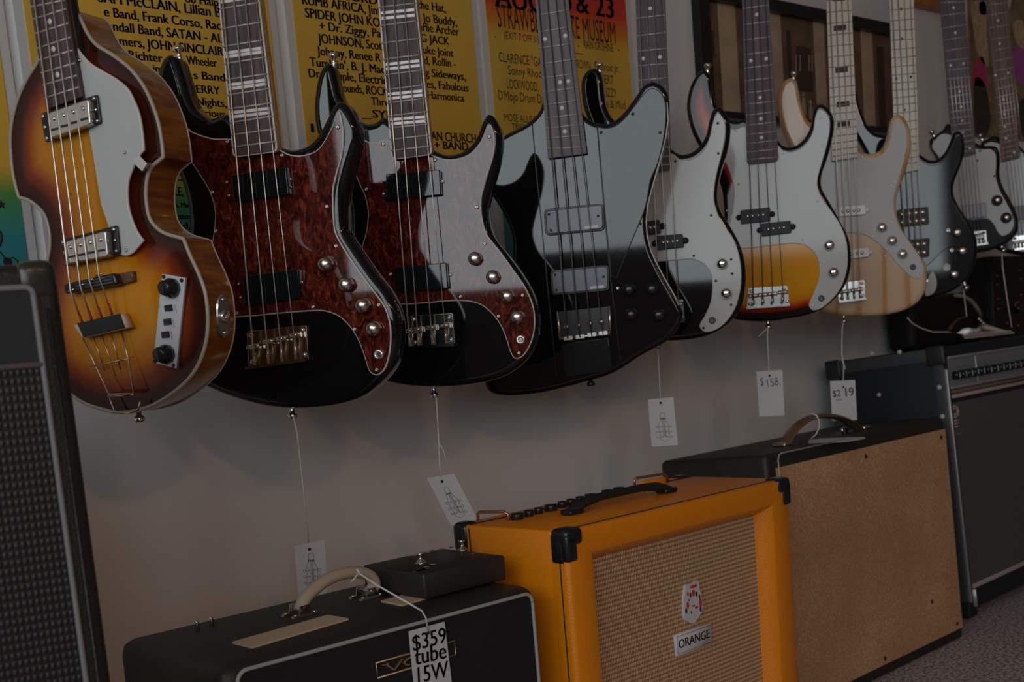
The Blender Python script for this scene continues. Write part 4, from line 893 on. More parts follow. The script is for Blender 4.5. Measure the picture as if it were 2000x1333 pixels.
for x in (1555, 1563, 1580, 1586):
    a, b = ony(x, 108, WALL-.008)-r.location, ony(x, 140, WALL-.008)-r.location; bm = bmesh.new(); tube(bm, [a, b], .0012, 6); put('printed_post', bm, stone, r)
# wooden frame whose lower edge dips into the picture
bm = rbox(2.98, 3.195, WALL-.025, WALL, 1.469, 1.56, .004, 2); tag(put('wooden_frame', bm, woodtrim), 'orange wooden frame corner on the wall at the top, right of the pale maple necks', 'frame')
# colourful poster at the right end
r = empty('colourful_poster', (3.345, WALL-.004, 1.16), 'colourful poster with gold, pink and dark shapes behind the two red-brown necks', 'poster')
put('printed_sheet', bx(0, .62, -.002, .003, 0, .55), pm('ochre_print', (.24, .17, .10), .5, noise=.5, nscale=25), r)
def blob(name, mat, polys):
    for k, pts in enumerate(polys):
        bm = bmesh.new(); q = smooth_poly([((ony(x, y, WALL-.0065)-r.location).x, (ony(x, y, WALL-.0065)-r.location).z) for x, y in pts], 4)
        lo = [V((p.x, -.0020, p.y)) for p in q]; hi = [V((p.x, -.0026-.0002*k, p.y)) for p in q]; hexa(bm, lo, hi); put(name, bm, mat, r)
blob('printed_gold_figure', pm('gold_print', (.50, .38, .24), .5, noise=.35, nscale=60), [[(1897, 10), (1925, 5), (1927, 60), (1930, 130), (1912, 110), (1902, 60)], [(1978, 50), (1998, 40), (2010, 90), (1990, 90)]])
blob('printed_pink_cloth', pink, [[(1903, 125), (1920, 112), (1928, 150), (1930, 168), (1912, 168), (1899, 165)]])
blob('printed_magenta_cloth', pm('magenta_print', (.42, .09, .36), .5), [[(1979, 95), (1996, 92), (2008, 150), (1998, 165), (1981, 148)]])
blob('printed_dark_trunk', pm('dark_trunk_print', (.045, .036, .03), .5, noise=.4, nscale=40), [[(1905, 152), (1918, 156), (1928, 180), (1934, 240), (1925, 268), (1908, 266), (1902, 200)], [(1992, 198), (2012, 196), (2012, 262), (1994, 262)]])
blob('printed_white_patch', paper, [[(1913, 6), (1927, 4), (1928, 26), (1914, 26)], [(1970, -10), (1975, -10), (1972, 16), (1969, 16)]])

# ---------------------------------------------------------------- amplifiers: frames with a front plane
class Amp:
    def __init__(s, name, label, cat, p0, ang, lean=0, group=None):
        a = radians(ang); s.u = V((cos(a), sin(a), 0)); d = V((-sin(a), cos(a), 0)); ln = radians(lean)
        s.z = V((0, 0, 1))*cos(ln)+d*sin(ln); s.d = d*cos(ln)-V((0, 0, 1))*sin(ln); s.p = V(p0)
        m = M.Identity(4)
        for i in range(3): m[i][0], m[i][1], m[i][2], m[i][3] = s.u[i], s.d[i], s.z[i], s.p[i]
        s.m = m; s.root = empty(name, m, label, cat, group)
    def loc(s, q): d = q-s.p; return V((d.dot(s.u), d.dot(s.d), d.dot(s.z)))
    def F(s, x, y, off=0): return s.loc(hit(x, y, s.p+s.d*off, s.d))          # front plane (off: depth behind it)
    def Tp(s, x, y, z): return s.loc(hit(x, y, s.p+s.z*z, s.z))               # horizontal plane at local height z
    def Sd(s, x, y, xx): return s.loc(hit(x, y, s.p+s.u*xx, s.u))             # side plane at local x
    def put(s, n, bm, mat, parent=None): return put(n, bm, mat, parent or s.root)
def rrect(x0, x1, z0, z1, cr, n=5):
    out = []
    for cx, cz, a0 in ((x1-cr, z1-cr, 0), (x0+cr, z1-cr, 90), (x0+cr, z0+cr, 180), (x1-cr, z0+cr, 270)):
        for k in range(n+1):
            a = radians(a0+90*k/n); out.append((cx+cr*cos(a), cz+cr*sin(a)))
    return out
def loop_tube(pts, y, r, flat=1.0):
    bm = bmesh.new(); q = [V((x, y, z)) for x, z in pts]; tube(bm, q+q[:2], r, 8, flat=flat); return bm
def panel(pts, y0, y1):
    bm = bmesh.new(); hexa(bm, [V((x, y0, z)) for x, z in pts], [V((x, y1, z)) for x, z in pts]); return bm
def top_poly(pts, z0, z1):
    bm = bmesh.new(); hexa(bm, [V((p.x, p.y, z0)) for p in pts], [V((p.x, p.y, z1)) for p in pts]); bmesh.ops.recalc_face_normals(bm, faces=bm.faces[:]); return bm

# tall cabinet at the left edge
q = CAM+ray(158, 930)*1.05
a = Amp('speaker_cabinet', 'tall black speaker cabinet with white piping at the left edge of the photo', 'speaker', (q.x, q.y, 0), 48.1+28-90)
H = a.F(102, 531).z; H = max(H, .79)
a.put('cabinet_shell', rbox(-.62, .003, 0, .20, .012, H+.008, .010, 4), tolex)
zt, zm = a.F(0, 557).z, a.F(83, 712).z
xe = -.0185
pts = rrect(-.595, xe, .05, zt-.003, .006)
a.put('grille_cloth', panel([(-.593, .052), (xe, .052), (xe, zm), (-.593, zm)], .004, -.0012), cloth_black)
a.put('upper_panel', panel([(-.593, zm), (xe, zm), (xe, zt-.004), (-.593, zt-.004)], .004, -.0012), cloth_fine)
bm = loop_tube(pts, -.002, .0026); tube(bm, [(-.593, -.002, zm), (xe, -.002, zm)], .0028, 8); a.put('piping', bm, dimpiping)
bm = rbox(-.030, .0025, -.0025, .032, H-.030+.008, H+.0105, .009, 4); cp_ = a.put('corner_protector', bm, pm('glossy_corner_plastic', (.03, .028, .024), .22))
bm = bmesh.new(); tube(bm, [(-.0085, -.0022, .03), (-.0085, -.0022, H-.03)], .0016, 6); a.put('vinyl_seam', bm, tolex)
for x in (-.58, -.04):
    for y in (.03, .17):
        bm = bmesh.new(); lathe(bm, [(.018, 0), (.016, .013)], (x, y, 0), n=14); a.put('rubber_foot', bm, rubber)

# small black amp with piping, left front
a = VX = Amp('guitar_amplifier', 'small black amplifier with white piping and cream handle, front left on the floor', 'amplifier', (.592, -.512, 0), -.3)
a.put('cabinet_shell', rbox(-.012, .434, 0, .245, .012, .40, .019, 5), tolexbrown)
z1 = a.F(1025, 1161).z; xl, xr = a.F(475, 1325).x-.008, a.F(1036, 1170).x+.001
a.put('grille_cloth', panel(rrect(xl, xr, .03, z1, .012), .004, -.0012), clothblack)
a.put('piping', loop_tube(rrect(xl, xr, .03, z1, .012), -.002, .0023), piping)
bm = bmesh.new()
tube(bm, [(.02, .0015, .3915), (.415, .0015, .3915)], .0016, 6); a.put('stitched_edge', bm, pm('brown_stitched_edge', (.05, .036, .022), .5, noise=.6, nscale=700, bump=.8))
for pts in ([(454, 1258), (640, 1205), (681, 1212), (492, 1268)], [(745, 1177), (915, 1130), (942, 1140), (785, 1185)]):
    bm = top_poly([a.Tp(*p, .40) for p in pts], .399, .4022); a.put('top_vent_strip', bm, beige)
for x, y in ((386, 1232), (414, 1224)):
    c = a.Tp(x, y, .40); bm = bmesh.new(); lathe(bm, [(.0028, -.004), (.0028, .010), (.0022, .0118), (0, .0118)], c, n=12); a.put('chrome_pin', bm, chrome)
A0, B0 = a.Tp(586, 1196, .404), a.Tp(716, 1162, .404)
ax = (B0-A0).normalized(); yv = -(a.d) ; 
def onv(x, y):   # point on the upright plane through the handle
    n = V((-ax.y, ax.x, 0)); n = a.u*n.x+a.d*n.y; o = a.m @ A0; return a.loc(hit(x, y, o, n))
hp = [onv(x, y) for x, y in ((586, 1194), (594, 1172), (613, 1152), (640, 1132), (672, 1121), (704, 1119), (724, 1127), (731, 1142), (722, 1158))]
sp_ = smooth_poly([((p-A0).dot(ax), p.z) for p in hp], 5, closed=False)
bm = bmesh.new(); tube(bm, [A0+ax*p.x+V((0, 0, p.y-A0.z)) for p in sp_], .0095, 12, flat=.8)
hd = a.put('carry_handle', bm, handlemat)
for c in (A0, B0):
    bm = bmesh.new(); c0 = V((c.x, c.y, .4005))
    for k in (-1, 1):
        hexa(bm, [c0+V((x*1.0, y, 0)) for x, y in ((-.018, .011*k-.003), (.018, .011*k-.003), (.018, .011*k+.003), (-.018, .011*k+.003))], [c0+V((x, y, .0025)) for x, y in ((-.017, .011*k-.0025), (.017, .011*k-.0025), (.017, .011*k+.0025), (-.017, .011*k+.0025))])
        hexa(bm, [c0+V((x, .0115*k-.001, 0)) for x in (-.009, .009)]+[c0+V((x, .0115*k+.001, 0)) for x in (.009, -.009)], [c0+V((x, .0115*k-.001, .013)) for x in (-.006, .006)]+[c0+V((x, .0115*k+.001, .013)) for x in (.006, -.006)])
        for x in (-.013, .013): lathe(bm, [(.003, .0025), (.002, .004), (0, .0042)], c0+V((x, .011*k, 0)), n=10)
    tube(bm, [c0+V((0, -.014, .009)), c0+V((0, .014, .009))], .0025, 8)
    a.put('handle_bracket', bm, chrome, hd)
# badge: outlined plate with letters
L0, L1 = a.F(733, 1296, -.002), a.F(737, 1325, -.002); R0_ = a.F(886, 1251, -.002)
zb, ztp = L1.z, L0.z; x0, x1 = L0.x, R0_.x
bm = loop_tube([(x0, zb), (x1, zb), (x1, ztp), (x0, ztp)], -.003, .0011); bd = a.put('badge', bm, gold)
bm = bmesh.new(); hh = ztp-zb
def ext(bm, pts): hexa(bm, [V((x, -.0015, z)) for x, z in pts], [V((x, -.0042, z)) for x, z in pts])
def letter_v(x, z, w, h, t):
    ext(bm, [(x, z+h), (x+w*.5-t*.3, z), (x+w*.5+t*.3, z), (x+t*1.3, z+h)]); ext(bm, [(x+w*.5-t*.3, z), (x+w*.5+t*.3, z), (x+w, z+h), (x+w-t*.6, z+h)]); ext(bm, [(x-t*.8, z+h-t*.4), (x+t*2.2, z+h-t*.4), (x+t*2.2, z+h), (x-t*.8, z+h)])
def letter_o(x, z, w, h, t):
    for k in range(24):
        a0, a1 = 2*pi*k/24, 2*pi*(k+1)/24
        if k in (4, 5, 16, 17): continue
        ext(bm, [(x+w/2+w/2*cos(q), z+h/2+h/2*sin(q)) for q in (a0, a1)]+[(x+w/2+(w/2-t)*cos(q), z+h/2+(h/2-t*.7)*sin(q)) for q in (a1, a0)])
def letter_x(x, z, w, h, t):
    ext(bm, [(x, z+h), (x+w-t*1.4, z), (x+w, z), (x+t*1.4, z+h)]); ext(bm, [(x, z), (x+t*.6, z), (x+w, z+h), (x+w-t*.6, z+h)])
wd = x1-x0
letter_v(x0+wd*.09, zb+hh*.18, wd*.24, hh*.62, hh*.17); letter_o(x0+wd*.33, zb+hh*.18, wd*.26, hh*.62, hh*.13); letter_x(x0+wd*.64, zb+hh*.18, wd*.26, hh*.62, hh*.17)
a.put('badge_letters', bm, gold, bd)
for x in (.03, .40):
    for y in (.03, .21):
        bm = bmesh.new(); lathe(bm, [(.016, 0), (.014, .013)], (x, y, 0), n=14); a.put('rubber_foot', bm, rubber)

# foot switch lying on it
zt = .434
pw = [onz(x, y, zt) for x, y in ((732, 1100), (887, 1060), (981, 1081), (826, 1122))]
e1 = (pw[2]-pw[3]); ang = math.degrees(atan2(e1.y, e1.x))-6.5
f = Amp('foot_switch', 'black two-button foot switch lying on the small black amplifier with piping', 'foot switch', (pw[3].x, pw[3].y, .4022), ang)
lx = e1.length*.93; ly = (pw[0]-pw[3]).length; fh = zt-.4022
f.put('case', rbox(0, lx, 0, ly, 0, fh, .003, 2), pm('matt_black_steel', (.02, .02, .019), .5))
for x, y in ((822, 1101), (903, 1075)):
    c = f.loc(onz(x, y, zt)); bm = bmesh.new(); c = V((c.x, c.y, fh)); lathe(bm, [(.0075, 0), (.0075, .001), (.0055, .0012), (.0055, .0035), (.0028, .0036), (.0028, .0105), (.0042, .0108), (.0042, .0135), (0, .0138)], c, n=16); f.put('stomp_button', bm, chrome)
for x, y in ((881, 1071), (800, 1091)):
    c = f.loc(onz(x, y, zt)); bm = bmesh.new(); lathe(bm, [(.0026, 0), (.0022, .0015), (0, .002)], V((c.x, c.y, fh)), n=12); f.put('indicator_lamp', bm, pm('dull_red_lamp', (.12, .015, .01), .2))
bm = bmesh.new()
def ftext(s, p, q, cap, bold=0):
    a_, b_ = f.loc(onz(*p, zt)), f.loc(onz(*q, zt)); d = (b_-a_); d.z = 0; ww = d.length; d.normalize(); add_text(bm, s, V((a_.x, a_.y, fh+.0003)), d, V((-d.y, d.x, 0)), ww, cap, bold)
ftext('VOX', (811, 1088), (860, 1075), .014, .07); ftext('2', (922, 1085), (932, 1082), .008, .05); ftext('1', (840, 1107), (848, 1104), .008, .05); ftext('---', (828, 1119), (850, 1113), .05, .08)
f.put('lettering', bm, paper)

# orange combo
a = OR = Amp('guitar_amplifier', 'bright orange amplifier with tan basket-weave grille, centre of the floor', 'amplifier', (1.069, -.527, 0), 1.6)
w_, h_, d_ = .499, .46, .212
a.put('cabinet_shell', rbox(0, w_, .027, d_, .012, h_, .004, 3), orange)
a.put('front_seam', loop_tube(rrect(.0003, w_-.0003, .0123, h_-.0003, .009), .0145, .0012), rubber)
bm = bmesh.new(); rings = []
for ins, y, cr in ((.0, .030, .009), (.0, .010, .009), (.0, .006, .010), (.002, .002, .010), (.006, .0, .010), (.044, .0, .002), (.047, .001, .002), (.064, .020, .001), (.064, .026, .001)):
    rings.append([bm.verts.new((x, y, z)) for x, z in rrect(ins, w_-ins, .012+ins, h_-ins*(.74 if ins > .02 else 1), cr)])
for r1, r2 in zip(rings, rings[1:]):
    n = len(r1)
    for k in range(n): bm.faces.new([r1[k], r1[(k+1) % n], r2[(k+1) % n], r2[k]]).smooth = True
bmesh.ops.recalc_face_normals(bm, faces=bm.faces[:]); a.put('front_frame', bm, orange)
a.put('grille_cloth', panel([(.055, .06), (w_-.055, .06), (w_-.055, h_-.04), (.055, h_-.04)], .0265, .0225), cloth_tan)
for sx in (0, 1):
    x = 0 if sx == 0 else w_; k = 1 if sx == 0 else -1; t_ = .0025
    bm = rbox(min(x-k*t_, x+k*.030), max(x-k*t_, x+k*.030), -.003, .028, h_-.020, h_+.003, .007, 4)
    b2 = rbox(min(x-k*t_, x+k*.018), max(x-k*t_, x+k*.018), -.003, .010, h_-.040, h_-.004, .005, 3); b3 = rbox(min(x-k*t_, x+k*.006), max(x-k*t_, x+k*.006), .006, .028, h_-.042, h_-.004, .004, 3)
    for q in (b2, b3):
        me = bpy.data.meshes.new('m'); q.to_mesh(me); q.free(); bm.from_mesh(me); bpy.data.meshes.remove(me)
    a.put('corner_protector', bm, blackplastic)
    bm = rbox(min(x-k*.004, x+k*.026), max(x-k*.004, x+k*.026), d_-.026, d_+.004, h_-.04, h_+.003, .009, 4); a.put('corner_protector', bm, blackplastic)
bm = bmesh.new(); tube(bm, [(-.0006, d_-.030, .02), (-.0006, d_-.030, h_-.006), (.004, d_-.030, h_+.0004), (w_-.004, d_-.030, h_+.0004)], .0012, 6); a.put('back_seam', bm, rubber)
A0, B0 = a.Tp(1103, 1000, h_+.006), a.Tp(1314, 953, h_+.006); Y = (A0.y+B0.y)/2
path = [(0, .003), (.06, .006), (.16, .013), (.3, .016), (.7, .016), (.84, .013), (.94, .006), (1, .003)]
bm = bmesh.new(); tube(bm, [V((A0.x+(B0.x-A0.x)*k, Y, h_+z)) for k, z in path], [.006, .010, .011, .009, .009, .011, .010, .006], 12, flat=.62); hd = a.put('carry_handle', bm, rubber)
for x in (A0.x+.014, B0.x-.014):
    bm = rbox(x-.014, x+.014, Y-.011, Y+.011, h_, h_+.008, .003, 3); a.put('handle_end', bm, blackplastic, hd)
for i, (x, y) in enumerate(((1010, 1008), (1033, 1002), (1052, 997), (1076, 991), (1098, 985), (1115, 980), (1133, 975), (1154, 970), (1187, 962), (1209, 957))):
    c = a.Tp(x, y+3, h_+.003); r_ = .0095 if i in (0, 3, 7, 8, 9) else .0068
    bm = bmesh.new(); lathe(bm, [(r_, -.004), (r_, .006), (r_*.92, .009), (0, .0095)], V((c.x, c.y, h_)), n=16); a.put('control_knob', bm, blackplastic)
copper = pm('copper_bail', (.55, .27, .13), .25, metal=.9)
for p, q in (((934, 1019), (993, 1018)), ((1240, 951), (1303, 941))):
    A1, B1 = a.Tp(*p, h_), a.Tp(*q, h_); up = V((0, 0, .013)); dd = (B1-A1)
    bm = bmesh.new(); tube(bm, [A1, A1+up*.8, A1+up+dd*.06, B1+up-dd*.12, B1+up*.7, B1], .0022, 8); a.put('panel_guard', bm, copper)
c = a.Tp(1275, 948, h_); a.put('rear_panel_lip', rbox(c.x-.03, c.x+.03, c.y-.004, c.y+.004, h_-.002, h_+.009, .002, 2), orange)
for x, y in ((1250, 952), (1266, 949)):
    c = a.Tp(x, y+2, h_+.006); bm = bmesh.new(); lathe(bm, [(.003, 0), (.003, .006), (.0015, .006), (.0015, .010), (0, .0105)], V((c.x, c.y-.006, h_)), n=10); a.put('toggle_switch', bm, chrome)
# crest and name plate on the grille
yc = .0222
def Fq(x, y): return a.F(x, y, yc-.004)
cr = [(1340, 1144), (1350, 1141), (1364, 1135), (1366, 1148), (1369, 1160), (1372, 1180), (1371, 1195), (1364, 1207), (1357, 1217), (1345, 1216), (1338, 1208), (1337, 1190), (1336, 1172), (1338, 1158)]
q = smooth_poly([(Fq(*p).x, Fq(*p).z) for p in cr], 4)
bm = bmesh.new(); hexa(bm, [V((p.x, yc, p.y)) for p in q], [V((p.x, yc-.004, p.y)) for p in q]); bmesh.ops.recalc_face_normals(bm, faces=bm.faces[:]); ct = a.put('crest_badge', bm, paper)
def marks(mat, items, name):
    bm = bmesh.new()
    for x, y, rx, rz in items:
        c = Fq(x, y); k = 1/1330.; lo = [V((c.x+rx*k*cos(2*pi*j/14), yc-.0038, c.z+rz*k*sin(2*pi*j/14))) for j in range(14)]; hexa(bm, lo, [p+V((0, -.0008, 0)) for p in lo])
    a.put(name, bm, mat, ct)
marks(red, [(1354, 1146, 12, 3), (1354, 1159, 5, 6), (1343, 1183, 3.5, 7), (1368, 1178, 4, 9), (1360, 1187, 5, 3), (1343, 1161, 2, 4)], 'red_print')
marks(ink, [(1348, 1163, 2.5, 5), (1360, 1161, 2.5, 5), (1340, 1194, 3, 5), (1366, 1166, 2, 4), (1354, 1184, 5, 1.2), (1350, 1197, 1.5, 3)], 'dark_print')
marks(blue, [(1368, 1190, 3, 6), (1345, 1173, 2, 2)], 'blue_print')
P4 = [Fq(*p) for p in ((1318, 1242), (1388, 1217), (1389, 1255), (1321, 1287))]
x0, x1, z0, z1 = P4[0].x, P4[1].x, (P4[2].z+P4[3].z)/2, (P4[0].z+P4[1].z)/2
np_ = a.put('name_plate', rbox(x0, x1, yc-.005, yc, z0, z1, .001, 1), paper)
b = .003; bm = loop_tube([(x0+b, z0+b), (x1-b, z0+b), (x1-b, z1-b), (x0+b, z1-b)], yc-.005, .0005); a.put('plate_outline', bm, inkgrey, np_)
bm = bmesh.new(); add_text(bm, 'ORANGE', V((x0+.006, yc-.0053, z0+.0105)), XD, ZD, x1-x0-.012, .013, .03); a.put('plate_letters', bm, ink, np_)
for x in (.04, w_-.04):
    for y in (.04, d_-.03):
        bm = bmesh.new(); lathe(bm, [(.016, 0), (.014, .014)], (x, y, 0), n=14); a.put('rubber_foot', bm, rubber)

# cabinet with fibreboard panel
ln = 3.2
a = TN = Amp('guitar_amplifier', 'black cabinet with a plain tan fibreboard panel, right of the bright orange amplifier', 'amplifier', (1.742, -.372, .014), 2.2, ln)
w_ = a.F(1879, 1230).x+.004; zt = a.F(1845, 838).z; h_ = zt+.026; zb_ = a.F(1877, 1226).z; d_ = .235
bm = rbox(0, w_, 0, d_, 0, h_, .010, 4)
for v in bm.verts:          # the bottom stands flat on the carpet although the cabinet leans back
    if v.co.z < .0101: v.co.z = (-.0135+v.co.y*sin(radians(ln)))/cos(radians(ln))+v.co.z*.3
a.put('cabinet_shell', bm, tolexbrown)
xl = a.F(1516, 927).x
a.put('tan_panel', panel([(xl, zb_), (w_-.006, zb_), (w_-.006, zt), (xl, zt)], .003, -.003), fibre)
for x, y in ((1691, 892), (1838, 855), (1869, 1219), (1728, 1287), (1820, 1176)):
    c = a.F(x, y, -.003); bm = bmesh.new(); lathe(bm, [(.0045, 0), (.004, .0015), (0, .002)], c, V((0, -1, 0)), 12); a.put('panel_screw', bm, pm('dark_screw', (.05, .035, .025), .4, metal=.5))
bm = bmesh.new(); p = a.Tp(1446, 904, h_); yy = p.y; tube(bm, [(-.0012, yy, .30), (-.0012, yy, h_-.010), (.003, yy, h_-.002), (.010, yy, h_+.0006), (w_*.34, yy, h_+.0006)], .0015, 6); a.put('piping', bm, piping)
A0, B0 = a.Tp(1532, 872, h_), a.Tp(1683, 845, h_); Y = A0.y
def onh(x, y): return a.loc(hit(x, y, a.m @ V((0, Y, 0)), a.d))
hp = [onh(x, y) for x, y in ((1529, 871), (1541, 851), (1557, 832), (1580, 818), (1612, 813), (1645, 819), (1668, 832), (1685, 846))]
q = smooth_poly([(p.x, p.z) for p in hp], 4, closed=False)
bm = bmesh.new(); tube(bm, [V((p.x, Y, p.y)) for p in q], .011, 10, flat=.45); hd = a.put('carry_handle', bm, leather)
bm = bmesh.new(); tube(bm, [V((p.x, Y-.011, p.y-.001)) for p in q], .0022, 6); a.put('handle_edge_trim', bm, nickel, hd)
for c in (hp[0], hp[-1]):
    bm = rbox(c.x-.014, c.x+.014, Y-.014, Y+.014, h_-.001, h_+.008, .003, 2); a.put('handle_bracket', bm, nickel, hd)
c = onh(1637, 838); bm = bmesh.new(); tube(bm, [V((c.x, Y-.01, h_)), V((c.x-.003, Y-.01, c.z)), V((c.x+.012, Y-.01, c.z+.002)), V((c.x+.016, Y-.01, h_))], .003, 8); a.put('handle_support', bm, chrome, hd)

# tall dark combo at the right
ln = 4.3
a = DK = Amp('guitar_amplifier', 'tall grey-grilled amplifier with a row of control knobs, at the right edge', 'amplifier', (2.532, -.296, .05), 3, ln)
zt = a.F(1841, 677).z; zb_ = a.F(1893, 1150).z-.03; w_, d_ = .76, .285
a.put('cabinet_shell', rbox(0, w_, 0, d_, zb_-.02, zt, .005, 3), tolexside)
x0 = .018
gz1 = a.F(1858, 788).z; gz0 = a.F(1893, 1147).z
a.put('grille_cloth', panel([(x0, gz0), (w_-x0, gz0), (w_-x0, gz1), (x0, gz1)], .003, -.003), cloth_grey)
z_ = a.F(1893, 1149).z; a.put('lower_trim', rbox(x0, w_-x0, -.006, 0, z_-.004, z_+.006, .001, 1), mauve)
pz1, pz0 = a.F(1855, 699).z, a.F(1855, 759).z
cpn = a.put('control_panel', panel([(x0, pz0), (w_-x0, pz0), (w_-x0, pz1), (x0, pz1)], .004, -.001), panelgrey)
for z_ in (pz1, pz0): a.put('panel_trim', rbox(x0, w_-x0, -.004, 0, z_-.003, z_+.003, .0008, 1), alu, cpn)
for p in ((1856, 776),):
    z_ = a.F(*p).z; a.put('upper_trim', rbox(x0, w_-x0, -.005, 0, z_-.004, z_+.004, .001, 1), mauve); a.put('upper_trim', rbox(x0, w_-x0, -.003, 0, z_+.006, z_+.014, .001, 1), pm('brown_trim', (.16, .11, .10), .5))
p = a.F(1906, 720); a.put('panel_divider', rbox(p.x-.002, p.x+.002, -.003, 0, pz0, pz1, .0004, 1), alu, cpn)
zk = a.F(1863, 734).z
for x in (1863, 1876, 1888, 1900, 1912, 1926, 1939, 1951, 1963, 1974, 1985, 1997):
    c = a.F(x, 740); bm = bmesh.new(); c = V((c.x, -.001, zk)); lathe(bm, [(.0105, 0), (.0095, .012), (.008, .013), (0, .013)], c, V((0, -1, 0)), 14); k_ = a.put('control_knob', bm, blackplastic, cpn)
    bm = bmesh.new(); box(bm, c.x+.001, c.x+.0028, -.0148, -.012, c.z-.006, c.z+.006); box(bm, c.x+.0068, c.x+.0086, -.012, -.001, c.z-.005, c.z+.005); a.put('knob_pointer', bm, paper, k_)
bm = bmesh.new()
for k in range(12): add_text(bm, ('VOLUME', 'TREBLE', 'MIDDLE', 'BASS')[k % 4], V((x0+.004+.0235*k, -.0014, zk+.015)), XD, ZD, .016, .0035)
a.put('panel_print', bm, inkgrey, cpn)
# logo: nested bars above sideways lettering
c = a.F(1858, 786, -.003); bm = bmesh.new()
for k in range(3):
    zz = c.z-.010-.006*k
for k, r_ in enumerate((.012, .0065)):
    tube(bm, [V((c.x+.002, -.005, c.z-.022+r_)), V((c.x+.014, -.005, c.z-.022+r_)), V((c.x+.014+r_*.7, -.005, c.z-.022+r_*.7)), V((c.x+.014+r_, -.005, c.z-.022)), V((c.x+.014+r_*.7, -.005, c.z-.022-r_*.7)), V((c.x+.014, -.005, c.z-.022-r_)), V((c.x+.002, -.005, c.z-.022-r_))], .0019, 6)
for k in range(3): tube(bm, [V((c.x+.002, -.005, c.z-.042-.0065*k)), V((c.x+.026, -.005, c.z-.042-.0065*k))], .0019, 6)
add_text(bm, 'Roland', V((c.x+.002, -.005, c.z-.075)), XD, ZD, .030, .010, .02); a.put('logo', bm, mauve)
# left side: raised border, corner caps, rivets, jack
def side_rim(n, y0, y1, z0, z1, mat, t=.003, r=.002): return a.put(n, rbox(-t, .001, y0, y1, z0, z1, r, 2), mat)
grey_edge = pm('grey_edge_strip', (.05, .055, .062), .5)
side_rim('edge_strip', .002, d_-.004, zt-.030, zt-.002, grey_edge); side_rim('edge_strip', .002, .026, zb_, zt-.03, grey_edge); side_rim('edge_strip', d_-.028, d_-.004, zb_, zt-.03, grey_edge)
capm = pm('black_corner_cap', (.02, .022, .025), .45)
for y0, y1 in ((-.004, .038), (d_-.034, d_+.004)): side_rim('corner_cap', y0, y1, zt-.040, zt+.003, capm, .006, .004)
for x, y in ((1703, 691), (1757, 688), (1835, 757), (1841, 814)):
    c = a.Sd(x, y, -.003); bm = bmesh.new(); lathe(bm, [(.0054, 0), (.005, .002), (.003, .0034), (0, .0036)], c, V((-1, 0, 0)), 12); a.put('rivet', bm, paper)
c = a.Sd(1717, 772, 0); bm = bmesh.new(); lathe(bm, [(.005, 0), (.004, .002), (0, .003)], c, V((-1, 0, 0)), 12); a.put('side_screw', bm, paper)
a.put('front_edge_bead', rbox(-.002, .004, -.006, .002, zb_, zt-.05, .0015, 2), alu)
for x in (.02, w_-.04):
    bm = rbox(x-.018, x+.022, .002, .045, -.043, zb_+.01, .004, 2); a.put('amp_foot', bm, rubber)
    bm = rbox(x-.018, x+.022, d_-.045, d_-.002, -.028, zb_+.01, .004, 2); a.put('amp_foot', bm, rubber)
bm = rbox(.02, .024, -.008, .03, -.02, .02, .001, 1); a.put('tilt_leg', bm, alu)

# things standing on the dark combo
def topz(x, y): return a.m @ a.Tp(x, y, zt)
q = ony(1786, 660, -.02)
b = Amp('amplifier_head', 'rounded black amplifier head with cream handle, standing on the tall grey-grilled amplifier', 'amplifier', (q.x, -.02, (a.m @ V((.3, d_-.03, zt))).z+.002), 3)
HX = q.x; hh = b.F(1868, 572).z; ww = b.F(1926, 620).x; UX = ony(1941, 640, -.02).x
b.put('case', rbox(0, ww, 0, .075, 0, hh, .02, 4), pm('black_grained_case', (.008, .008, .008), .6))
pp = [b.F(x, y, -.012) for x, y in ((1866, 577), (1881, 579), (1896, 588), (1907, 601), (1915, 617))]
bm = bmesh.new(); tube(bm, pp, .006, 10, flat=.8); hd = b.put('carry_handle', bm, handlemat); 
bm = bmesh.new(); c = b.F(1913, 628, -.008)
for k in range(3): lathe(bm, [(.006, -.004), (.006, .004), (.003, .007), (0, .007)], c+V((.012*k-.012, -.002, -.006*k+.006)), V((0, -1, 0)), 12)
b.put('handle_bracket', bm, chrome, hd)
pp = [b.F(x, y, -.006) for x, y in ((1853, 645), (1860, 632), (1872, 623), (1886, 620))]
bm = bmesh.new(); tube(bm, pp, .007, 8, flat=.5); b.put('leather_strap', bm, leather)
q = ony(1932, 640, -.06)
b = Amp('effects_unit', 'black unit with pink markings and a dial, far right below the last guitar', 'effects unit', (UX, -.022, (a.m @ V((.4, .24, zt))).z+.004), 3)
hh = b.F(1960, 500).z
b.put('case', rbox(0, .50, 0, .07, 0, hh, .004, 2), pm('black_unit_case', (.006, .006, .0065), .5))
bm = bmesh.new()
for x, y in ((1949, 539), (1949, 556), (1951, 583), (1951, 603), (1993, 528), (1995, 545), (1995, 576)):
    c = b.F(x, y, -.001); box(bm, c.x-.010, c.x+.006, -.001, 0, c.z-.0015, c.z+.0015)
b.put('pink_markings', bm, pink)
c = b.F(1986, 603, -.001); bm = bmesh.new(); lathe(bm, [(.014, 0), (.014, .012), (0, .012)], V((c.x, -.001, c.z)), V((0, -1, 0)), 20); b.put('dial', bm, blackplastic)
bm = bmesh.new(); tube(bm, [V((c.x+.018*cos(t_), -.003, c.z+.018*sin(t_))) for t_ in [radians(20+14*k) for k in range(11)]], .0022, 6); b.put('dial_ring', bm, pink)
bm = bmesh.new()
for x, y in ((1966, 632), (1988, 636)):
    c2 = b.F(x, y, -.001); lathe(bm, [(.003, 0), (.003, .003), (0, .003)], V((c2.x, -.001, c2.z)), V((0, -1, 0)), 10)
b.put('pink_buttons', bm, pink)

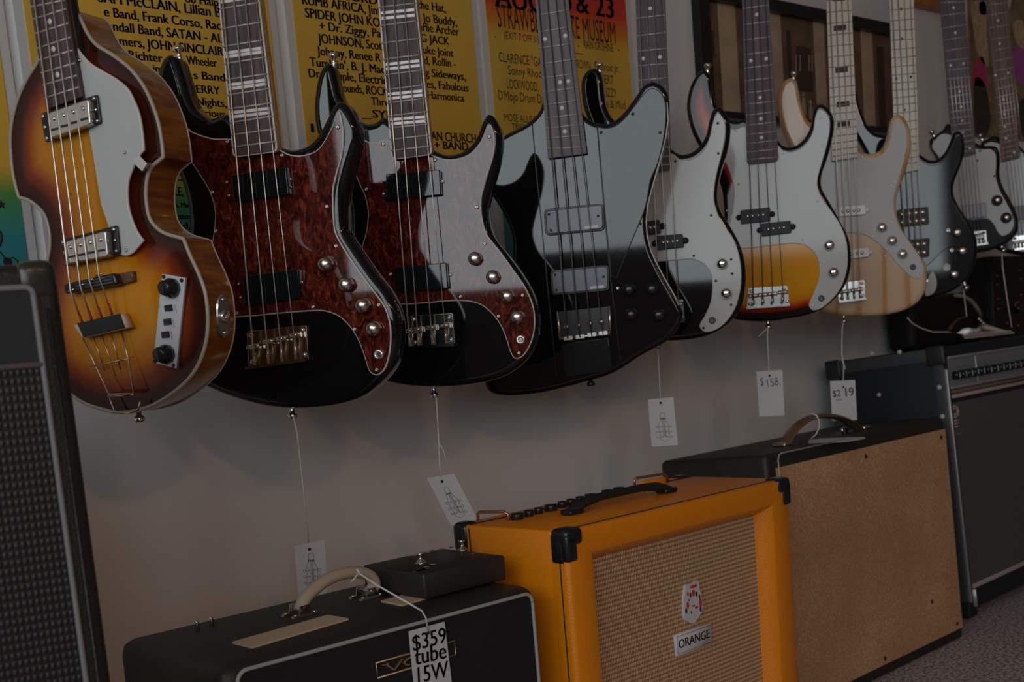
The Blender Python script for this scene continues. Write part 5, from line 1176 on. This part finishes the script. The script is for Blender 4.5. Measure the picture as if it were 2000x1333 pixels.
# ---------------------------------------------------------------- price tags and twine
def card_frame(px, yrow, phi=5):
    n_ = radians(228.1-phi); N = V((cos(n_), sin(n_), 0)); A = ony(*px, yrow); return A, N
def tag_at(label, quad, twine, yrow, hole, draw=None, text=None, group='price tags on white twine', phi=5, A=None, N=None, tails=(), name='price_tag'):
    if A is None: A, N = card_frame(hole, yrow, phi)
    u = V((0, 0, 1)).cross(N)
    m = M.Identity(4)
    for i in range(3): m[i][0], m[i][1], m[i][2], m[i][3] = u[i], -N[i], (0, 0, 1)[i], A[i]
    r = empty(name, m, label, 'tag', group); inv = m.inverted()
    L = lambda x, y, o=0: inv @ hit(x, y, A+N*o, N)
    q = [L(*p) for p in quad]
    bm = bmesh.new(); hexa(bm, [p+V((0, .0003, 0)) for p in q], [p-V((0, .0003, 0)) for p in q]); bmesh.ops.recalc_face_normals(bm, faces=bm.faces[:]); put('card', bm, paper, r)
    h = L(*hole, .0006); bm = bmesh.new(); lathe(bm, [(.0022, 0), (.0022, .0003), (0, .0003)], h+V((0, 0, -.004)), V((0, -1, 0)), 12); put('punched_hole', bm, ink, r)
    bm = bmesh.new(); tube(bm, [L(x, y, o) for x, y, o in twine], .0011, 6)
    for t_ in tails: tube(bm, [L(x, y, o) for x, y, o in t_], .0009, 6)
    put('twine', bm, stringwhite, r)
    if draw:
        bm = bmesh.new(); draw(bm, lambda x, y: L(x, y, .0008)); put('printed_drawing', bm, inkgrey, r)
    if text:
        for nm, mat, items in text:
            bm = bmesh.new()
            for s, p, qq, cap, bo in items:
                a_, b_ = L(*p, .0008), L(*qq, .0008); d = b_-a_; k = d.length; d.normalize(); add_text(bm, s, a_, d, V((-d.z, 0, d.x)), k, cap, bo)
            put(nm, bm, mat, r)
    return r
def headstock_drawing(c, ex, ey):
    # outline drawing of a headstock: nut, neck, flared head, tuners
    def dr(bm, L):
        o = lambda x, y: L(c[0]+ex[0]*x+ey[0]*y, c[1]+ex[1]*x+ey[1]*y)
        def ln(*pts, r=.00028): tube(bm, [o(*p) for p in pts], r, 5)
        ln((-.22, -.36), (.22, -.36), r=.0012)
        for x in (-.2, .2): ln((x, -.36), (x*1.05, -.60), r=.0003)
        ln((-.2, -.6), (-.1, -.66), (.1, -.66), (.2, -.6)); ln((-.2, -.33), (-.42, 0), (-.36, .7), (0, .82), (.36, .7), (.42, 0), (.2, -.33), r=.0003)
        for x in (-.07, .02, .1): ln((x, -.34), (x*1.2, .55), r=.00025)
        for k in range(9): ln((.05, -.05+.075*k), (.05, -.03+.075*k), r=.0008)
        for y in (.05, .32, .58):
            for s_ in (-1, 1): ln((.25*s_, y), (.45*s_, y)); ln(*[(s_*(.56+.10*cos(t_)), y+.05*sin(t_)) for t_ in [2*pi*k/10 for k in range(11)]]); ln(*[(s_*(.2+.05*cos(t_)), y+.04*sin(t_)) for t_ in [2*pi*k/8 for k in range(9)]])
    return dr
YR = -.20
tag_at('white tag on twine below the red-tortoise-guard bass, behind the cream handle', [(575, 1066), (634, 1055), (640, 1168), (583, 1175)], [(571, 812, 0), (574, 818, 0), (580, 845, 0), (592, 950, 0), (603, 1062, .001)], YR, (604, 1068), headstock_drawing((609, 1112), (26, -2), (3, 46)))
tag_at('tilted white tag on twine below the bass with the glaring pickguard', [(834, 934), (887, 926), (934, 1016), (881, 1028)], [(846, 772, 0), (852, 778, 0), (857, 860, 0), (858, 900, 0), (861, 932, .001)], YR, (863, 936), headstock_drawing((884, 979), (23, -5), (21, 40)), tails=[[(857, 865, 0), (866, 880, .001), (872, 902, .002)]])
tag_at('white tag with a headstock drawing on faint twine, left of two written tags', [(1265, 781), (1315, 776), (1324, 870), (1273, 873)], [(1284, 683, 0), (1286, 700, 0), (1290, 778, .001)], YR, (1290, 783), headstock_drawing((1296, 832), (23, -1), (4, 38)))
tag_at('white tag with a handwritten price below the sunburst bass', [(1477, 726), (1528, 723), (1532, 812), (1483, 814)], [(1500, 640, 0), (1499, 660, 0), (1502, 728, .001)], YR, (1503, 730), None, [('handwriting', inkblue, [('$', (1486, 754), (1492, 753), .016, 0), ('158.', (1500, 757), (1525, 752), .016, 0)])], tails=[[(1500, 642, .002), (1492, 648, .003), (1482, 658, .004)]])
tag_at('white tag with a handwritten price below the natural blond bass', [(1621, 745), (1670, 743), (1674, 821), (1625, 822)], [(1648, 630, 0), (1645, 640, 0), (1644, 690, 0), (1648, 712, 0), (1647, 746, .001)], YR, (1647, 753), None, [('handwriting', inkblue, [('$2', (1627, 776), (1642, 774), .014, .01), ('19', (1652, 775), (1668, 773), .018, .02), ('_', (1633, 779), (1644, 778), .02, .01)])], tails=[[(1645, 706, 0), (1649, 714, .002), (1651, 722, .003)]])
# tag lying on the fibreboard cabinet
q = [TN.m @ TN.Tp(x, y, TN.Tp(0, 0, 0).z if False else 0) for x, y in ((0, 0),)]
a = TN; ht = a.F(1845, 838).z+.026
pts = [a.Tp(x, y, ht) for x, y in ((1580, 861), (1600, 858), (1688, 855), (1690, 858), (1650, 865), (1579, 867))]
r = empty('price_tag', a.m @ M.Translation(V((pts[0].x, pts[0].y, ht))), 'white tag lying flat under the dark arched handle of the cabinet with the tan panel', 'tag', 'price tags on white twine')
pts = [p-V((pts[0].x, pts[0].y, 0)) for p in pts]
put('card', top_poly(pts, .0006, .0012), paper, r)
inv = r.matrix_world.inverted()
bm = bmesh.new(); w0 = [inv @ (a.m @ onh(x, y)) for x, y in ((1583, 812), (1588, 822), (1589, 836), (1582, 850))]; w0 = [V((p.x, p.y-.013, p.z)) for p in w0]
tube(bm, w0+[V((.004, 0, .002))], .0013, 6); tube(bm, [V((w0[0].x-.003, w0[0].y, w0[0].z)), V((w0[0].x+.005, w0[0].y+.012, w0[0].z+.003)), V((w0[0].x+.004, w0[0].y+.026, w0[0].z))], .0013, 6); put('twine', bm, stringwhite, r)
# tag on top of the dark combo with its cord
a = DK; zt = a.F(1841, 677).z
pts = [a.Tp(x, y, zt) for x, y in ((1880, 655), (1905, 653), (1974, 649), (1982, 653), (1940, 658), (1884, 664))]
o = V((pts[0].x, pts[0].y, zt))
r = empty('price_tag', a.m @ M.Translation(o), 'white tag lying on the tall grey-grilled amplifier with its cord trailing left', 'tag', 'price tags on white twine')
put('card', top_poly([p-V((o.x, o.y, 0)) for p in pts], .0006, .0014), paper, r)
inv = r.matrix_world.inverted()
wp = [inv @ ony(x, y, -.17) for x, y in ((1772, 621), (1782, 632), (1800, 642), (1822, 649), (1850, 649), (1870, 651))]
bm = bmesh.new(); tube(bm, wp+[V((.004, 0, .002))], .0016, 6); put('twine', bm, stringwhite, r)
bm = bmesh.new(); wp = [inv @ (a.m @ a.Tp(x, y, zt+.003)) for x, y in ((1890, 646), (1912, 646), (1918, 638), (1940, 643), (1970, 649))]; tube(bm, wp, .0013, 6); put('loose_twine', bm, stringwhite, r)
for nm, lab, pts in (('twine', 'short white twine hanging below the bass with paired round pickup poles', ((1882, 566), (1884, 585), (1888, 619))), ('twine', 'long white twine hanging from the guitar at the far right over the black unit', ((1957, 492), (1958, 520), (1965, 570), (1976, 640)))):
    bm = bmesh.new(); p0 = ony(*pts[0], YR); tube(bm, [ony(x, y, YR)-p0 for x, y in pts], .0015, 6); o = put(nm, bm, stringwhite, None, M.Translation(p0)); tag(o, lab, 'string', 'loose twines on the right')
# price tag tied to the cream handle
a = VX
A = a.m @ V((.23, -.006, .385)); N = V((0, -1, 0))
A = hit(837, 1232, V((0, a.p.y-.006, 0)), N)
def wl(x, y, o): return (x, y, o)
hz = a.m @ onv(705, 1119); off = -((hz-A).dot(N))
tw = [(697, 1112, (hz-A).dot(N)+.012), (702, 1121, (hz-A).dot(N)+.012), (735, 1143, (hz-A).dot(N)+.03), (800, 1180, .01), (824, 1194, .012), (832, 1208, .008), (836, 1234, .002)]
tag_at('white price tag reading tube 15W, tied to the cream handle of the small black amplifier', [(798, 1234), (868, 1215), (886, 1368), (812, 1382)], tw, 0, (836, 1230), None,
 [('handwriting', ink, [('$359', (807, 1273), (872, 1255), .019, .012), ('tube', (811, 1300), (872, 1286), .020, .02), ('15W', (817, 1336), (876, 1322), .020, .012)])], A=A, N=N, tails=[[(700, 1120, (hz-A).dot(N)+.012), (690, 1134, (hz-A).dot(N)+.012), (684, 1139, (hz-A).dot(N)+.005)]])
